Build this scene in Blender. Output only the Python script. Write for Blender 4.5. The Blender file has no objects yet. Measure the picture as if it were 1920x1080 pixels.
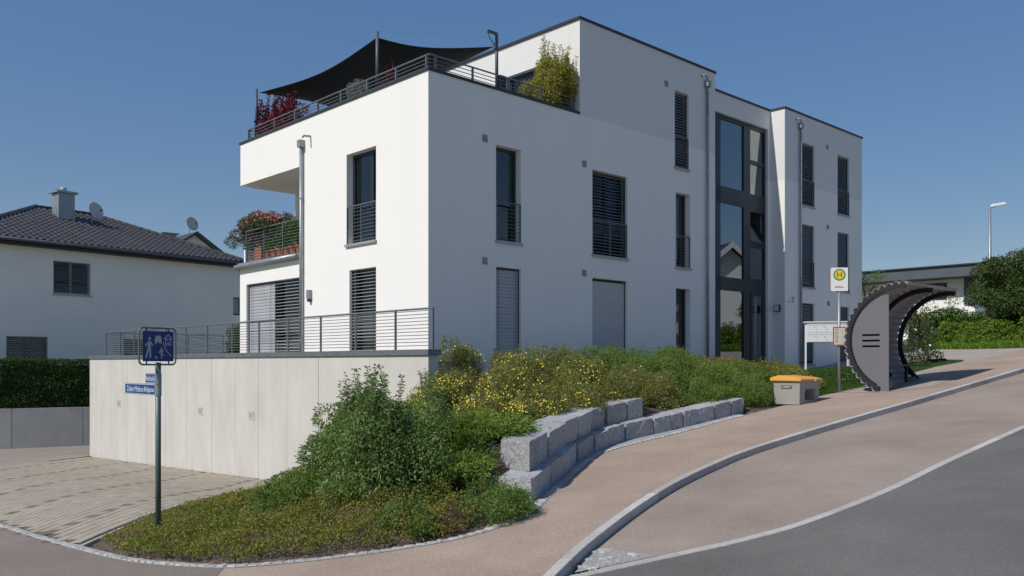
import bpy, bmesh, math, random
import numpy as np
from mathutils import Vector, Matrix, noise
random.seed(7); rng = np.random.default_rng(7)
S = bpy.context.scene
COL = S.collection
R = math.radians

# ------------------------------------------------------------------ camera, sky, sun, exposure
cam_d = bpy.data.cameras.new('camera'); cam = bpy.data.objects.new('camera', cam_d); COL.objects.link(cam)
cam.location = (0, 0, 2.0); cam.rotation_euler = (R(90), 0, 0)
cam_d.sensor_width = 36; cam_d.lens = 36 * 1625 / 1920; cam_d.shift_y = 142 / 1920
cam_d.clip_start = .05; cam_d.clip_end = 3000
S.camera = cam
SUN_TO = Vector((-.795 * math.cos(R(45)), -.607 * math.cos(R(45)), math.sin(R(45)))).normalized()
W = bpy.data.worlds.new('World'); S.world = W; W.use_nodes = True
wn = W.node_tree.nodes; wl = W.node_tree.links; wn.clear()
sky = wn.new('ShaderNodeTexSky'); sky.sky_type = 'NISHITA'; sky.sun_disc = False
sky.sun_elevation = R(45); sky.sun_rotation = math.atan2(-.795, -.607)
sky.altitude = 300; sky.air_density = 1.0; sky.dust_density = .6; sky.ozone_density = 4.0
hs = wn.new('ShaderNodeHueSaturation'); hs.inputs['Saturation'].default_value = 1.9; hs.inputs['Value'].default_value = .88; hs.inputs['Hue'].default_value = .512
gm = wn.new('ShaderNodeGamma'); gm.inputs[1].default_value = .43
bg = wn.new('ShaderNodeBackground'); bg.inputs[1].default_value = .15
wo = wn.new('ShaderNodeOutputWorld')
wl.new(sky.outputs[0], gm.inputs[0]); wl.new(gm.outputs[0], hs.inputs['Color']); wl.new(hs.outputs[0], bg.inputs[0]); wl.new(bg.outputs[0], wo.inputs[0])
sun_d = bpy.data.lights.new('sun', 'SUN'); sun = bpy.data.objects.new('sun', sun_d); COL.objects.link(sun)
sun_d.energy = 2.2; sun_d.angle = R(.5); sun_d.color = (1.0, .955, .89)
sun.rotation_euler = (-SUN_TO).to_track_quat('-Z', 'Y').to_euler()
sun.location = (-20, -15, 30)
S.view_settings.view_transform = 'Standard'; S.view_settings.look = 'None'
S.view_settings.exposure = .75; S.view_settings.gamma = 1; S.view_settings.use_curve_mapping = False
S.render.engine = 'CYCLES'

# ------------------------------------------------------------------ materials
def newmat(name):
    m = bpy.data.materials.new(name); m.use_nodes = True; nt = m.node_tree; nt.nodes.clear()
    out = nt.nodes.new('ShaderNodeOutputMaterial'); return m, nt, out
def pm(name, c, rough=.6, var=.12, scale=4., bump=0., bscale=40., metal=0., c2=None, detail=6., obj_var=0., spec=.5, streak=None, fine=0., fs=90.):
    """principled surface: two-tone noise colour, optional per-object tint, optional fine relief"""
    m, nt, out = newmat(name); N = nt.nodes.new; L = nt.links.new
    p = N('ShaderNodeBsdfPrincipled'); p.inputs['Roughness'].default_value = rough; p.inputs['Metallic'].default_value = metal
    p.inputs['Specular IOR Level'].default_value = spec
    g = N('ShaderNodeNewGeometry'); pos = g.outputs['Position']
    if streak:
        mp = N('ShaderNodeMapping'); mp.inputs['Scale'].default_value = streak; L(pos, mp.inputs[0]); spos = mp.outputs[0]
    else: spos = pos
    nz = N('ShaderNodeTexNoise'); nz.inputs['Scale'].default_value = scale; nz.inputs['Detail'].default_value = detail; nz.inputs['Roughness'].default_value = .6
    L(spos, nz.inputs['Vector'])
    rp = N('ShaderNodeValToRGB'); rp.color_ramp.elements[0].position = .3; rp.color_ramp.elements[1].position = .7
    a = Vector(c); b = Vector(c2) if c2 else a
    lo = [max(0, x * (1 - var)) for x in a]; hi = [min(1, x * (1 + var)) for x in b]
    rp.color_ramp.elements[0].color = (*lo, 1); rp.color_ramp.elements[1].color = (*hi, 1)
    L(nz.outputs[0], rp.inputs[0]); colr = rp.outputs[0]
    if fine:
        n3 = N('ShaderNodeTexNoise'); n3.inputs['Scale'].default_value = fs; n3.inputs['Detail'].default_value = 4; L(pos, n3.inputs['Vector'])
        mr = N('ShaderNodeMapRange'); mr.inputs[1].default_value = .3; mr.inputs[2].default_value = .7; mr.inputs[3].default_value = 1 - fine; mr.inputs[4].default_value = 1 + fine
        L(n3.outputs[0], mr.inputs[0]); mx = N('ShaderNodeVectorMath'); mx.operation = 'SCALE'; L(colr, mx.inputs[0]); L(mr.outputs[0], mx.inputs['Scale']); colr = mx.outputs[0]
    if obj_var:
        oi = N('ShaderNodeObjectInfo'); mr = N('ShaderNodeMapRange'); mr.inputs[3].default_value = 1 - obj_var; mr.inputs[4].default_value = 1 + obj_var
        L(oi.outputs['Random'], mr.inputs[0]); mx = N('ShaderNodeVectorMath'); mx.operation = 'SCALE'; L(colr, mx.inputs[0]); L(mr.outputs[0], mx.inputs['Scale']); colr = mx.outputs[0]
    L(colr, p.inputs['Base Color'])
    if bump:
        n2 = N('ShaderNodeTexNoise'); n2.inputs['Scale'].default_value = bscale; n2.inputs['Detail'].default_value = 5; L(pos, n2.inputs['Vector'])
        bp = N('ShaderNodeBump'); bp.inputs['Strength'].default_value = bump; bp.inputs['Distance'].default_value = .02
        L(n2.outputs[0], bp.inputs['Height']); L(bp.outputs[0], p.inputs['Normal'])
    L(p.outputs[0], out.inputs[0]); return m
def leafmat(name, cols, trans=.3, rough=.6, patch=None):
    m, nt, out = newmat(name); N = nt.nodes.new; L = nt.links.new
    g = N('ShaderNodeNewGeometry'); rp = N('ShaderNodeValToRGB'); e = rp.color_ramp.elements
    while len(e) < len(cols): e.new(.5)
    gain = (1.72 if name in ('dark_shrub_leaf', 'potentilla_leaf', 'cotoneaster_leaf', 'groundcover_leaf', 'juniper_leaf', 'dwarf_shrub_leaf', 'golden_leaf') else 1.0)
    if gain > 1: trans = .42; cols = [tuple(min(.6, q * gain) for q in c) for c in cols]
    for i, c in enumerate(cols): e[i].position = i / (len(cols) - 1); e[i].color = (*c, 1)
    src = g.outputs['Random Per Island']
    if patch:
        nz = N('ShaderNodeTexNoise'); nz.inputs['Scale'].default_value = patch; nz.inputs['Detail'].default_value = 3; L(g.outputs['Position'], nz.inputs['Vector'])
        mr = N('ShaderNodeMapRange'); mr.inputs[1].default_value = .3; mr.inputs[2].default_value = .7; L(nz.outputs[0], mr.inputs[0])
        mx = N('ShaderNodeMix'); mx.inputs[0].default_value = .55; L(src, mx.inputs[2]); L(mr.outputs[0], mx.inputs[3]); src = mx.outputs[0]
    L(src, rp.inputs[0])
    d = N('ShaderNodeBsdfPrincipled'); d.inputs['Roughness'].default_value = rough; d.inputs['Specular IOR Level'].default_value = .3
    t = N('ShaderNodeBsdfTranslucent'); mix = N('ShaderNodeMixShader'); mix.inputs[0].default_value = trans
    L(rp.outputs[0], d.inputs['Base Color']); L(rp.outputs[0], t.inputs['Color']); L(d.outputs[0], mix.inputs[1]); L(t.outputs[0], mix.inputs[2]); L(mix.outputs[0], out.inputs[0])
    return m
def glassmat(name, tint=(.55, .6, .62), refl=.10):
    m, nt, out = newmat(name); N = nt.nodes.new; L = nt.links.new
    lw = N('ShaderNodeLayerWeight'); lw.inputs[0].default_value = .35
    mr = N('ShaderNodeMapRange'); mr.inputs[3].default_value = refl; mr.inputs[4].default_value = 1.0; L(lw.outputs['Fresnel'], mr.inputs[0])
    tr = N('ShaderNodeBsdfTransparent'); tr.inputs[0].default_value = (*tint, 1)
    gl = N('ShaderNodeBsdfGlossy'); gl.inputs['Roughness'].default_value = .015; gl.inputs[0].default_value = (.85, .92, .95, 1)
    mix = N('ShaderNodeMixShader'); L(mr.outputs[0], mix.inputs[0]); L(tr.outputs[0], mix.inputs[1]); L(gl.outputs[0], mix.inputs[2]); L(mix.outputs[0], out.inputs[0])
    return m
M = {}
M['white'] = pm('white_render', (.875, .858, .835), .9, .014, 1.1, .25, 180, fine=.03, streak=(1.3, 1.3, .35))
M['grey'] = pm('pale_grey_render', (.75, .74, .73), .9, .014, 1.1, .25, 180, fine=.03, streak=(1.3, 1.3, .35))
M['inner'] = pm('interior_plaster', (.45, .43, .40), .9, .04, 2)
M['anth'] = pm('anthracite_metal', (.018, .028, .040), .42, .12, 5)
M['coping'] = pm('dark_coping_sheet', (.03, .034, .042), .5, .15, 3)
M['galv'] = pm('galvanised_steel', (.17, .19, .21), .5, .2, 9, metal=.35)
M['zinc'] = pm('zinc_sheet', (.30, .33, .36), .45, .18, 4, metal=.4)
M['slat'] = pm('aluminium_slat', (.42, .435, .455), .45, .06, 2, metal=.1)
M['slatd'] = pm('dark_aluminium_slat', (.15, .165, .185), .45, .08, 2, metal=.1)
M['shutter'] = pm('shutter_slat', (.52, .53, .54), .55, .04, 2)
M['alu'] = pm('alu_sill', (.38, .40, .42), .4, .08, 6, metal=.3)
M['glass'] = glassmat('window_glass', (.84, .87, .88), .06)
M['glass2'] = glassmat('stair_glass', (.55, .60, .63), .24)
M['curtain'] = pm('curtain', (.75, .74, .75), .95, .05, 6)
M['conc'] = pm('fair_faced_concrete', (.555, .53, .485), .85, .055, 1.3, .10, 60, c2=(.585, .568, .535), streak=(1.2, 1.2, .45), fine=.05)
M['concg'] = pm('grey_concrete', (.40, .40, .39), .9, .12, 1.2, .15, 60, fine=.05)
M['joint'] = pm('formwork_joint', (.46, .43, .38), .9, .1, 4)
M['stain'] = pm('faded_stencil', (.43, .40, .37), .9, .2, 30)
M['side'] = pm('reddish_asphalt', (.368, .284, .226), .92, .10, .7, .5, 160, c2=(.400, .312, .252), fine=.20, fs=42, spec=.2)
M['side2'] = pm('worn_asphalt', (.222, .186, .160), .92, .08, .5, .5, 160, c2=(.245, .207, .18), fine=.20, fs=42, spec=.2)
M['bay'] = pm('bay_asphalt', (.320, .256, .214), .92, .10, .6, .5, 170, c2=(.345, .285, .242), fine=.20, fs=42, spec=.2)
M['road'] = pm('dark_asphalt', (.153, .148, .138), .9, .16, .45, .5, 190, c2=(.168, .162, .151), fine=.20, fs=42, spec=.25)
M['granite'] = pm('granite', (.28, .285, .30), .85, .22, 22, .9, 45, c2=(.42, .42, .425), obj_var=.16, fine=.18)
M['kerb'] = pm('granite_kerb', (.46, .445, .42), .85, .15, 14, .4, 60, obj_var=.17, fine=.12)
M['sett'] = pm('granite_sett', (.42, .415, .40), .85, .18, 18, .6, 60, obj_var=.16, fine=.1)
M['gravel'] = pm('pale_gravel', (.36, .35, .34), .95, .35, 30, 1.0, 60, fine=.2)
M['paver'] = pm('sandy_paver', (.345, .298, .232), .92, .08, 1.5, .3, 120, c2=(.375, .33, .265), obj_var=.05, fine=.12)
M['paverd'] = pm('brown_paver', (.175, .142, .120), .92, .10, 3, .3, 120, obj_var=.15, fine=.12)
M['sand'] = pm('joint_sand', (.13, .11, .088), .95, .2, 12)
M['drive'] = pm('driveway_asphalt', (.30, .26, .22), .92, .10, .6, .4, 140, fine=.15)
M['soil'] = pm('bark_soil', (.075, .055, .04), .95, .4, 9, 1., 50, c2=(.12, .09, .065), fine=.3)
M['earth'] = pm('bounce_meadow', (.17, .18, .085), .95, .3, 2, .5, 30)  # outer ground toned paler than the bed soil for more bounce light
M['plaza'] = pm('pale_paving', (.36, .32, .28), .92, .10, .8, .3, 60, fine=.12)
M['bark'] = pm('bark', (.11, .085, .06), .9, .3, 20, .6, 60)
M['twig'] = pm('brown_twig', (.13, .085, .055), .9, .3, 20)
M['sail'] = pm('navy_shade_cloth', (.006, .008, .015), .8, .1, 3)
M['terra'] = pm('terracotta', (.36, .13, .07), .8, .15, 8, obj_var=.15)
M['pole'] = pm('green_grey_pole', (.12, .165, .165), .5, .15, 8, metal=.3)
M['blue'] = pm('sign_blue', (.010, .035, .20), .4, .03, 3)
M['blue2'] = pm('plate_blue', (.004, .060, .235), .4, .03, 3)
M['signwhite'] = pm('sign_white', (.75, .76, .77), .5, .02, 3)
M['picto'] = pm('pictogram_grey', (.44, .46, .48), .5, .02, 3)
M['signgreen'] = pm('sign_green', (.02, .22, .09), .4, .02, 3)
M['signyellow'] = pm('sign_yellow', (.80, .55, .03), .4, .02, 3)
M['signred'] = pm('sign_red', (.50, .03, .05), .4, .02, 3)
M['paper'] = pm('timetable_paper', (.58, .54, .46), .7, .04, 8)
M['ink'] = pm('ink', (.12, .11, .11), .8, .05, 5)
M['shelter'] = pm('shelter_grey_panel', (.152, .150, .166), .5, .05, 1.5)
M['shelld'] = pm('corrugated_sheet', (.30, .30, .31), .45, .12, 3, metal=.2)
M['black'] = pm('black_steel', (.018, .019, .022), .5, .1, 4)
M['bing'] = pm('grit_bin_grey', (.34, .325, .30), .6, .05, 5)
M['biny'] = pm('grit_bin_orange', (.74, .37, .065), .5, .06, 5)
M['dark'] = pm('painted_dark', (.012, .012, .013), .9, .1, 2)  # near-black colour standing in for shade behind panes and slots
M['tile'] = pm('dark_roof_tile', (.060, .058, .064), .5, .15, 3, obj_var=.14)
M['roofdark'] = pm('roof_underlay', (.02, .02, .022), .8, .1, 3)
M['housew'] = pm('house_render', (.86, .84, .80), .9, .04, .6, .1, 200)
M['red'] = pm('red_panel', (.40, .03, .04), .5, .05, 3)
M['fascia'] = pm('slate_fascia', (.085, .10, .12), .5, .08, 2)
M['lawn'] = leafmat('lawn_blade', [(.035, .10, .015), (.06, .15, .025), (.10, .19, .035)], .35)
M['wood'] = pm('grey_wood', (.16, .12, .10), .8, .2, 6)

# ------------------------------------------------------------------ helpers
def tag(o, label=None, cat=None, group=None, kind=None):
    if label: o['label'] = label
    if cat: o['category'] = cat
    if group: o['group'] = group
    if kind: o['kind'] = kind
    return o
def link(name, me, mat=None, parent=None):
    o = bpy.data.objects.new(name, me); COL.objects.link(o)
    if mat is not None and me is not None and not me.materials: me.materials.append(M[mat] if isinstance(mat, str) else mat)
    if parent: o.parent = parent
    return o
def empty(name, loc=(0, 0, 0), rz=0., label=None, cat=None, group=None):
    o = bpy.data.objects.new(name, None); COL.objects.link(o); o.location = loc; o.rotation_euler = (0, 0, rz)
    o.empty_display_size = .2
    return tag(o, label, cat, group)
class MB:
    """collects solids, builds them as one mesh object"""
    def __init__(s): s.v = []; s.f = []; s.mi = []
    def add(s, v, f, mi=0):
        k = len(s.v); s.v += [tuple(p) for p in v]; s.f += [tuple(i + k for i in q) for q in f]; s.mi += [mi] * len(f); return s
    def box(s, x0, x1, y0, y1, z0, z1, mi=0):
        if x0 > x1: x0, x1 = x1, x0
        if y0 > y1: y0, y1 = y1, y0
        v = [(x0, y0, z0), (x1, y0, z0), (x1, y1, z0), (x0, y1, z0), (x0, y0, z1), (x1, y0, z1), (x1, y1, z1), (x0, y1, z1)]
        return s.add(v, [(3, 2, 1, 0), (4, 5, 6, 7), (0, 1, 5, 4), (1, 2, 6, 5), (2, 3, 7, 6), (3, 0, 4, 7)], mi)
    def tube(s, pts, r, n=8, cap=True):
        pts = [Vector(p) for p in pts]; rr = r if isinstance(r, (list, tuple)) else [r] * len(pts); k = len(s.v); prev = None
        for i, p in enumerate(pts):
            d = (pts[min(i + 1, len(pts) - 1)] - pts[max(i - 1, 0)]).normalized()
            a = d.orthogonal().normalized() if prev is None else (prev - d * prev.dot(d)).normalized()
            prev = a; b = d.cross(a)
            for j in range(n):
                t = 2 * math.pi * j / n; q = p + (a * math.cos(t) + b * math.sin(t)) * rr[i]; s.v.append(tuple(q))
        for i in range(len(pts) - 1):
            for j in range(n):
                s.f.append((k + i * n + j, k + i * n + (j + 1) % n, k + (i + 1) * n + (j + 1) % n, k + (i + 1) * n + j)); s.mi.append(0)
        if cap:
            s.f.append(tuple(k + j for j in reversed(range(n)))); s.f.append(tuple(k + (len(pts) - 1) * n + j for j in range(n))); s.mi += [0, 0]
        return s
    def lathe(s, prof, n=16, c=(0, 0, 0)):
        k = len(s.v)
        for r, z in prof:
            for j in range(n):
                t = 2 * math.pi * j / n; s.v.append((c[0] + r * math.cos(t), c[1] + r * math.sin(t), c[2] + z))
        for i in range(len(prof) - 1):
            for j in range(n): s.f.append((k + i * n + j, k + i * n + (j + 1) % n, k + (i + 1) * n + (j + 1) % n, k + (i + 1) * n + j)); s.mi.append(0)
        s.f.append(tuple(k + j for j in reversed(range(n)))); s.f.append(tuple(k + (len(prof) - 1) * n + j for j in range(n))); s.mi += [0, 0]
        return s
    def prism(s, poly, fn, d0, d1):
        """extrude 2D polygon; fn(a,b,d)->xyz"""
        n = len(poly); v = [fn(a, b, d0) for a, b in poly] + [fn(a, b, d1) for a, b in poly]
        f = [tuple(reversed(range(n))), tuple(range(n, 2 * n))] + [(i, (i + 1) % n, n + (i + 1) % n, n + i) for i in range(n)]
        return s.add(v, f)
    def mesh(s, name):
        me = bpy.data.meshes.new(name); me.from_pydata(s.v, [], s.f); return me
    def build(s, name, mat, parent=None, smooth=False, fix=True, bevel=0.):
        me = s.mesh(name); mats = mat if isinstance(mat, (list, tuple)) else [mat]
        for m_ in mats: me.materials.append(M[m_] if isinstance(m_, str) else m_)
        if len(mats) > 1: me.polygons.foreach_set('material_index', s.mi)
        if fix or bevel:
            bm = bmesh.new(); bm.from_mesh(me)
            if fix: bmesh.ops.recalc_face_normals(bm, faces=bm.faces)
            if bevel: bmesh.ops.bevel(bm, geom=bm.edges[:], offset=bevel, segments=2, affect='EDGES', profile=.6, clamp_overlap=True)
            bm.to_mesh(me); bm.free()
        if smooth: me.polygons.foreach_set('use_smooth', [True] * len(me.polygons))
        return link(name, me, None, parent)
def copy_of(o, parent=None, **kw):
    c = o.copy(); COL.objects.link(c); c.parent = parent
    for k, v in kw.items(): setattr(c, k, v)
    return c
def text_mesh(txt, size=1.):
    cu = bpy.data.curves.new('lettering', 'FONT'); cu.body = txt; cu.size = size; cu.extrude = .0; cu.align_x = 'CENTER'; cu.align_y = 'CENTER'; cu.resolution_u = 3
    o = bpy.data.objects.new('lettering', cu); COL.objects.link(o); bpy.context.view_layer.update()
    me = bpy.data.meshes.new_from_object(o.evaluated_get(bpy.context.evaluated_depsgraph_get()))
    COL.objects.unlink(o); bpy.data.objects.remove(o); bpy.data.curves.remove(cu)
    me.materials.clear(); return me
def lettering(txt, w, h, origin, xdir, ydir, mat, parent, bold=0.):
    """flat letters fitted in w x h, centred on origin, in the plane of xdir, ydir"""
    me = text_mesh(txt); n = len(me.vertices); co = np.empty(n * 3); me.vertices.foreach_get('co', co); co = co.reshape(-1, 3)
    mn, mx = co.min(0), co.max(0); c = (mn + mx) / 2
    sx = w / (mx[0] - mn[0]); sy = h / (mx[1] - mn[1])
    xd = np.array(xdir); yd = np.array(ydir)
    out = np.array(origin) + ((co[:, :1] - c[0]) * sx) * xd + ((co[:, 1:2] - c[1]) * sy) * yd
    me.vertices.foreach_set('co', out.ravel()); me.update()
    return link('lettering', me, mat, parent)

# ---- terrain heights
def zr(x, y): return .1 + .105 * (x - .25) + .03 * (y - 12)          # street and pavement plane
def zd(x, y): return -.57 + .0063 * (x + 5.98) - .0408 * (y - 12)    # driveway plane
_CB = None
def zdp(x, y):
    global _CB
    if _CB is None: _CB = np.array(smooth_curve(COB, .2))
    d = float(np.sqrt(((_CB - np.array([x, y])) ** 2).sum(1).min())); w = max(0., 1 - d / 5.5); w = w * w * (3 - 2 * w); return zd(x, y) * (1 - w) + zr(x, y) * w
U2 = np.array([.7268, .6868]); V2 = np.array([-.6868, .7268]); K2 = np.array([-1.864, 19.3]); ANG = math.atan2(.6868, .7268)
def BW(s, t, z=0): p = K2 + U2 * s + V2 * t; return (float(p[0]), float(p[1]), z)
COB = [(-12.5, 18.4), (-8.75, 14.8), (-7.48, 13.5), (-5.98, 12.0), (-4.95, 11.02), (-4.18, 10.45), (-3.25, 9.96), (-2.44, 9.85), (-1.59, 9.90), (-.68, 10.15), (-.13, 10.63), (.24, 11.24), (.45, 12.06), (.72, 13.0), (1.08, 14.31), (1.5, 15.6), (2.19, 16.56), (3.25, 17.49), (4.35, 18.61), (5.3, 19.56)]
KERB = [(-.1, 6.6), (.1, 7.3), (.41, 8.18), (.86, 9.35), (1.62, 10.97), (2.38, 12.33), (3.23, 13.55), (3.98, 14.47), (5.13, 15.6), (6.71, 17.05), (8.46, 18.58), (10.7, 20.6), (13.84, 23.43), (20, 29), (30, 38)]
EDGE = [(-.4, 8.1), (.63, 8.51), (1.46, 8.83), (1.92, 9.01), (2.36, 9.19), (3.2, 9.66), (4.64, 10.85), (6.16, 12.34), (8.68, 14.7), (14, 19.7), (22, 27.2), (32, 36.6)]
SWB = [(5.3, 19.56), (6.2, 20.35), (7.68, 21.75), (8.35, 22.25), (9.0, 22.75), (10.81, 24.3), (11.86, 25.35), (12.99, 26.4), (14.29, 27.32), (17, 29.6), (24, 36)]
CTRL = [(-4.5, 13, -.62), (-4.9, 12.1, -.44), (-3.6, 12, -.33), (-2.6, 11, -.12), (-1.8, 12, .08), (-1.2, 11, .05), (-.6, 11.6, .12), (-3.2, 14.2, -.25), (-2.4, 14, .3), (-1.2, 13.5, .62), (-.3, 13.1, .82), (.3, 14.2, .88), (.9, 16, 1.0), (-1, 15.5, .95), (-2, 16.5, .9), (-1.4, 18.4, 1.45), (.2, 17.5, 1.35), (-3.6, 17.8, -.5), (-5.2, 20.5, -.9), (2.2, 18.6, 1.15), (3.8, 19.6, 1.05), (5.2, 20.6, 1.10), (1.2, 20.6, 1.7), (3.5, 22, 1.65), (6.5, 21.9, 1.25), (7.6, 23.2, 1.62), (8.3, 22.6, 1.33), (9.2, 24.2, 1.78), (10.5, 25.5, 1.9), (11.5, 26.2, 1.95)]
for q in range(0, 24, 2): CTRL.append(BW(q, -.2, 1.62 + .32 * min(1, q / 7) + .1 * min(1, q / 14)))
for (x, y) in COB[3:]: CTRL.append((x, y, zr(x, y) - .01))
for (x, y) in SWB: CTRL.append((x, y, zr(x, y) - .01))
PE_T = (12.2, 14.7, 18.4, 21.5)
def bedz(x, y):
    x = np.asarray(x, float); y = np.asarray(y, float); d2 = (x[..., None] - CT[:, 0]) ** 2 + (y[..., None] - CT[:, 1]) ** 2 + .02
    w = d2 ** -1.6; return (w * CT[:, 2]).sum(-1) / w.sum(-1)
def bz(x, y): return float(bedz(np.array([x]), np.array([y]))[0])
def smooth_curve(pts, step):
    P = [np.array(p, float) for p in pts]; out = []
    for i in range(len(P) - 1):
        p0 = P[max(i - 1, 0)]; p1 = P[i]; p2 = P[i + 1]; p3 = P[min(i + 2, len(P) - 1)]
        n = max(2, int(np.linalg.norm(p2 - p1) / (step * .2)))
        for k in range(n):
            t = k / n; out.append(.5 * ((2 * p1) + (p2 - p0) * t + (2 * p0 - 5 * p1 + 4 * p2 - p3) * t * t + (3 * p1 - p0 - 3 * p2 + p3) * t ** 3))
    out.append(P[-1]); res = [out[0]]; acc = 0
    for a, b in zip(out, out[1:]):
        acc += np.linalg.norm(b - a)
        if acc >= step: res.append(b); acc = 0
    return res
for t in np.arange(12.2, 21.6, .6): CTRL.append((-6.0 + .05 * (t - 12), t, zdp(-6, t) + .03)); CTRL.append((-5.6 + .05 * (t - 12), t, zdp(-5.6, t) + .06))
CT = np.array(CTRL)
def offset_curve(c, d):
    out = []
    for i in range(len(c)):
        t = c[min(i + 1, len(c) - 1)] - c[max(i - 1, 0)]; t = t / np.linalg.norm(t); out.append(c[i] + np.array([-t[1], t[0]]) * d)   # + = left of travel
    return out
def in_poly(x, y, poly):
    x = np.asarray(x); y = np.asarray(y); ins = np.zeros(x.shape, bool); n = len(poly)
    for i in range(n):
        x0, y0 = poly[i]; x1, y1 = poly[(i + 1) % n]
        c = ((y0 > y) != (y1 > y)) & (x < (x1 - x0) * (y - y0) / (y1 - y0 + 1e-12) + x0); ins ^= c
    return ins
def strip(name, A, B, za, zb, mat, parent=None):
    v = [(a[0], a[1], za(*a)) for a in A] + [(b[0], b[1], zb(*b)) for b in B]; n = len(A)
    f = [(i, i + 1, n + i + 1, n + i) for i in range(n - 1)]
    m = MB(); m.add(v, f); return m.build(name, mat, parent)
def sheet(name, poly, zf, mat):
    bm = bmesh.new(); vs = [bm.verts.new((x, y, zf(x, y))) for x, y in poly]; f = bm.faces.new(vs)
    if f.normal.z < 0: pass
    bm.normal_update()
    bmesh.ops.triangulate(bm, faces=bm.faces); bmesh.ops.recalc_face_normals(bm, faces=bm.faces)
    bm.normal_update()
    if sum(q.normal.z for q in bm.faces) < 0: bmesh.ops.reverse_faces(bm, faces=bm.faces)
    me = bpy.data.meshes.new(name); bm.to_mesh(me); bm.free(); return tag(link(name, me, mat), kind='structure')

# ------------------------------------------------------------------ ground
WALL_O = -1.233
def wallp(t, o=0., z=0.): return BW(WALL_O + o, t, z)
PE = [(-6.07, 12.1), (-5.95, 14.7), (-5.74, 18.4), (-5.5, 21.6)]
BED = [tuple(p) for p in COB[3:12]] + [(.02, 11.95), (.35, 13.1), (.55, 13.9), (.85, 15.1), (1.25, 16.3), (1.6, 16.85), (2.0, 17.4), (2.7, 17.95), (3.4, 18.55), (4.2, 19.35), (4.9, 19.95), (5.3, 20.1), (5.5, 19.75)] + SWB[1:5] + [BW(15, -.3)[:2], BW(0, -.3)[:2], wallp(-1.7)[:2], wallp(4.2)[:2]] + PE[::-1][:-1]
def ground_z(x, y):
    g = np.minimum(zr(x, y), 3.3 + .004 * y) - .17
    gd = np.maximum(zd(x, y), -1.42) - .12
    b = np.clip((x + 5.2 + .3 * (y - 20)) / 3, 0, 1)      # driveway side to street side
    z = gd * (1 - b) + g * b
    return z
gx = np.concatenate([np.linspace(-900, -40, 12), np.linspace(-34, 44, 300), np.linspace(52, 900, 12)])
gy = np.concatenate([np.linspace(-400, -8, 8), np.linspace(-4, 62, 260), np.linspace(70, 1500, 14)])
GX, GY = np.meshgrid(gx, gy); GZ = ground_z(np.clip(GX, -30, 34), np.clip(GY, -4, 62))
inb = in_poly(GX, GY, BED); GZ[inb] = bedz(GX[inb], GY[inb])
# plateau under the houses
beh = in_poly(GX, GY, [BW(0, .1)[:2], BW(24, .1)[:2], BW(24, 30)[:2], BW(6, 30)[:2], BW(6, 18)[:2], BW(-.4, 17.8)[:2], BW(-.4, .1)[:2]]); GZ[beh] = np.maximum(GZ[beh], 1.75)
beh2 = ((GX + 27) * -.4748 + (GY - 30.9) * .8801 > .6) & (GX < -10); GZ[beh2] = .15
ny, nx = GX.shape
gv = np.stack([GX, GY, GZ], -1).reshape(-1, 3); idx = np.arange(ny * nx).reshape(ny, nx)
gf = np.stack([idx[:-1, :-1], idx[:-1, 1:], idx[1:, 1:], idx[1:, :-1]], -1).reshape(-1, 4)
def np_mesh(name, v, f, mat, parent=None, smooth=False):
    me = bpy.data.meshes.new(name); me.vertices.add(len(v)); me.vertices.foreach_set('co', np.asarray(v, np.float32).ravel())
    nf, k = f.shape; me.loops.add(nf * k); me.loops.foreach_set('vertex_index', f.astype(np.int32).ravel())
    me.polygons.add(nf); me.polygons.foreach_set('loop_start', np.arange(0, nf * k, k, dtype=np.int32)); me.polygons.foreach_set('loop_total', np.full(nf, k, np.int32))
    if smooth: me.polygons.foreach_set('use_smooth', np.ones(nf, bool))
    me.update(calc_edges=True); return link(name, me, mat, parent)
gnd = tag(np_mesh('ground', gv, gf, 'earth', smooth=True), kind='structure'); gnd.data.materials.append(M['soil'])
ctr = gv[gf].mean(1); gnd.data.polygons.foreach_set('material_index', in_poly(ctr[:, 0], ctr[:, 1], [(-6.5, 10), (6, 8), (16, 26), (9, 28), (-3, 20), (-6, 23)]).astype(np.int32))

cob = smooth_curve(COB, .125); kerb = smooth_curve(KERB, .25); edge = smooth_curve(EDGE, .25); swb = smooth_curve(SWB, .5)
L2 = lambda c: [(float(p[0]), float(p[1])) for p in c]
# pavement: from the planting edge to the kerb, and round the corner in the foreground
side_poly = L2(offset_curve(cob, -.02)) + L2(swb)[1:] + L2(offset_curve(kerb, .12))[::-1] + [(-6, -3), (-30, -3), (-30, 36)]
sheet('pavement', side_poly, lambda x, y: zr(x, y), 'side')
sheet('bus_bay', [p for p in L2(offset_curve(kerb, .02)) if p[1] > 8.75] + [p for p in L2(edge) if p[0] > .72][::-1], lambda x, y: zr(x, y) - .104, 'bay')
sheet('road', L2(offset_curve(edge, -.10)) + [(60, 30), (60, -6), (-6, -6), (-6.0, 6.5)], lambda x, y: zr(x, y) - .108, 'road')
sheet('side_street', [(-3.3, 9.93), (-3.22, 9.3), (-2.6, 5), (-2.2, -2.9), (-29, -2.9), (-29, 35)] + [p for p in L2(offset_curve(cob, -.06)) if p[0] < -3.3], lambda x, y: zr(x, y) + .004, 'side2')
sheet('bounce_pavement', [(3.4, -5.9), (8.5, 3.0), (30, 24.5), (60, 46), (90, 40), (90, -30), (3, -30)], lambda x, y: min(zr(x, y), 4.2) - .1, 'side')  # unseen paving, added to bounce sunlight onto the shaded facade
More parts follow.
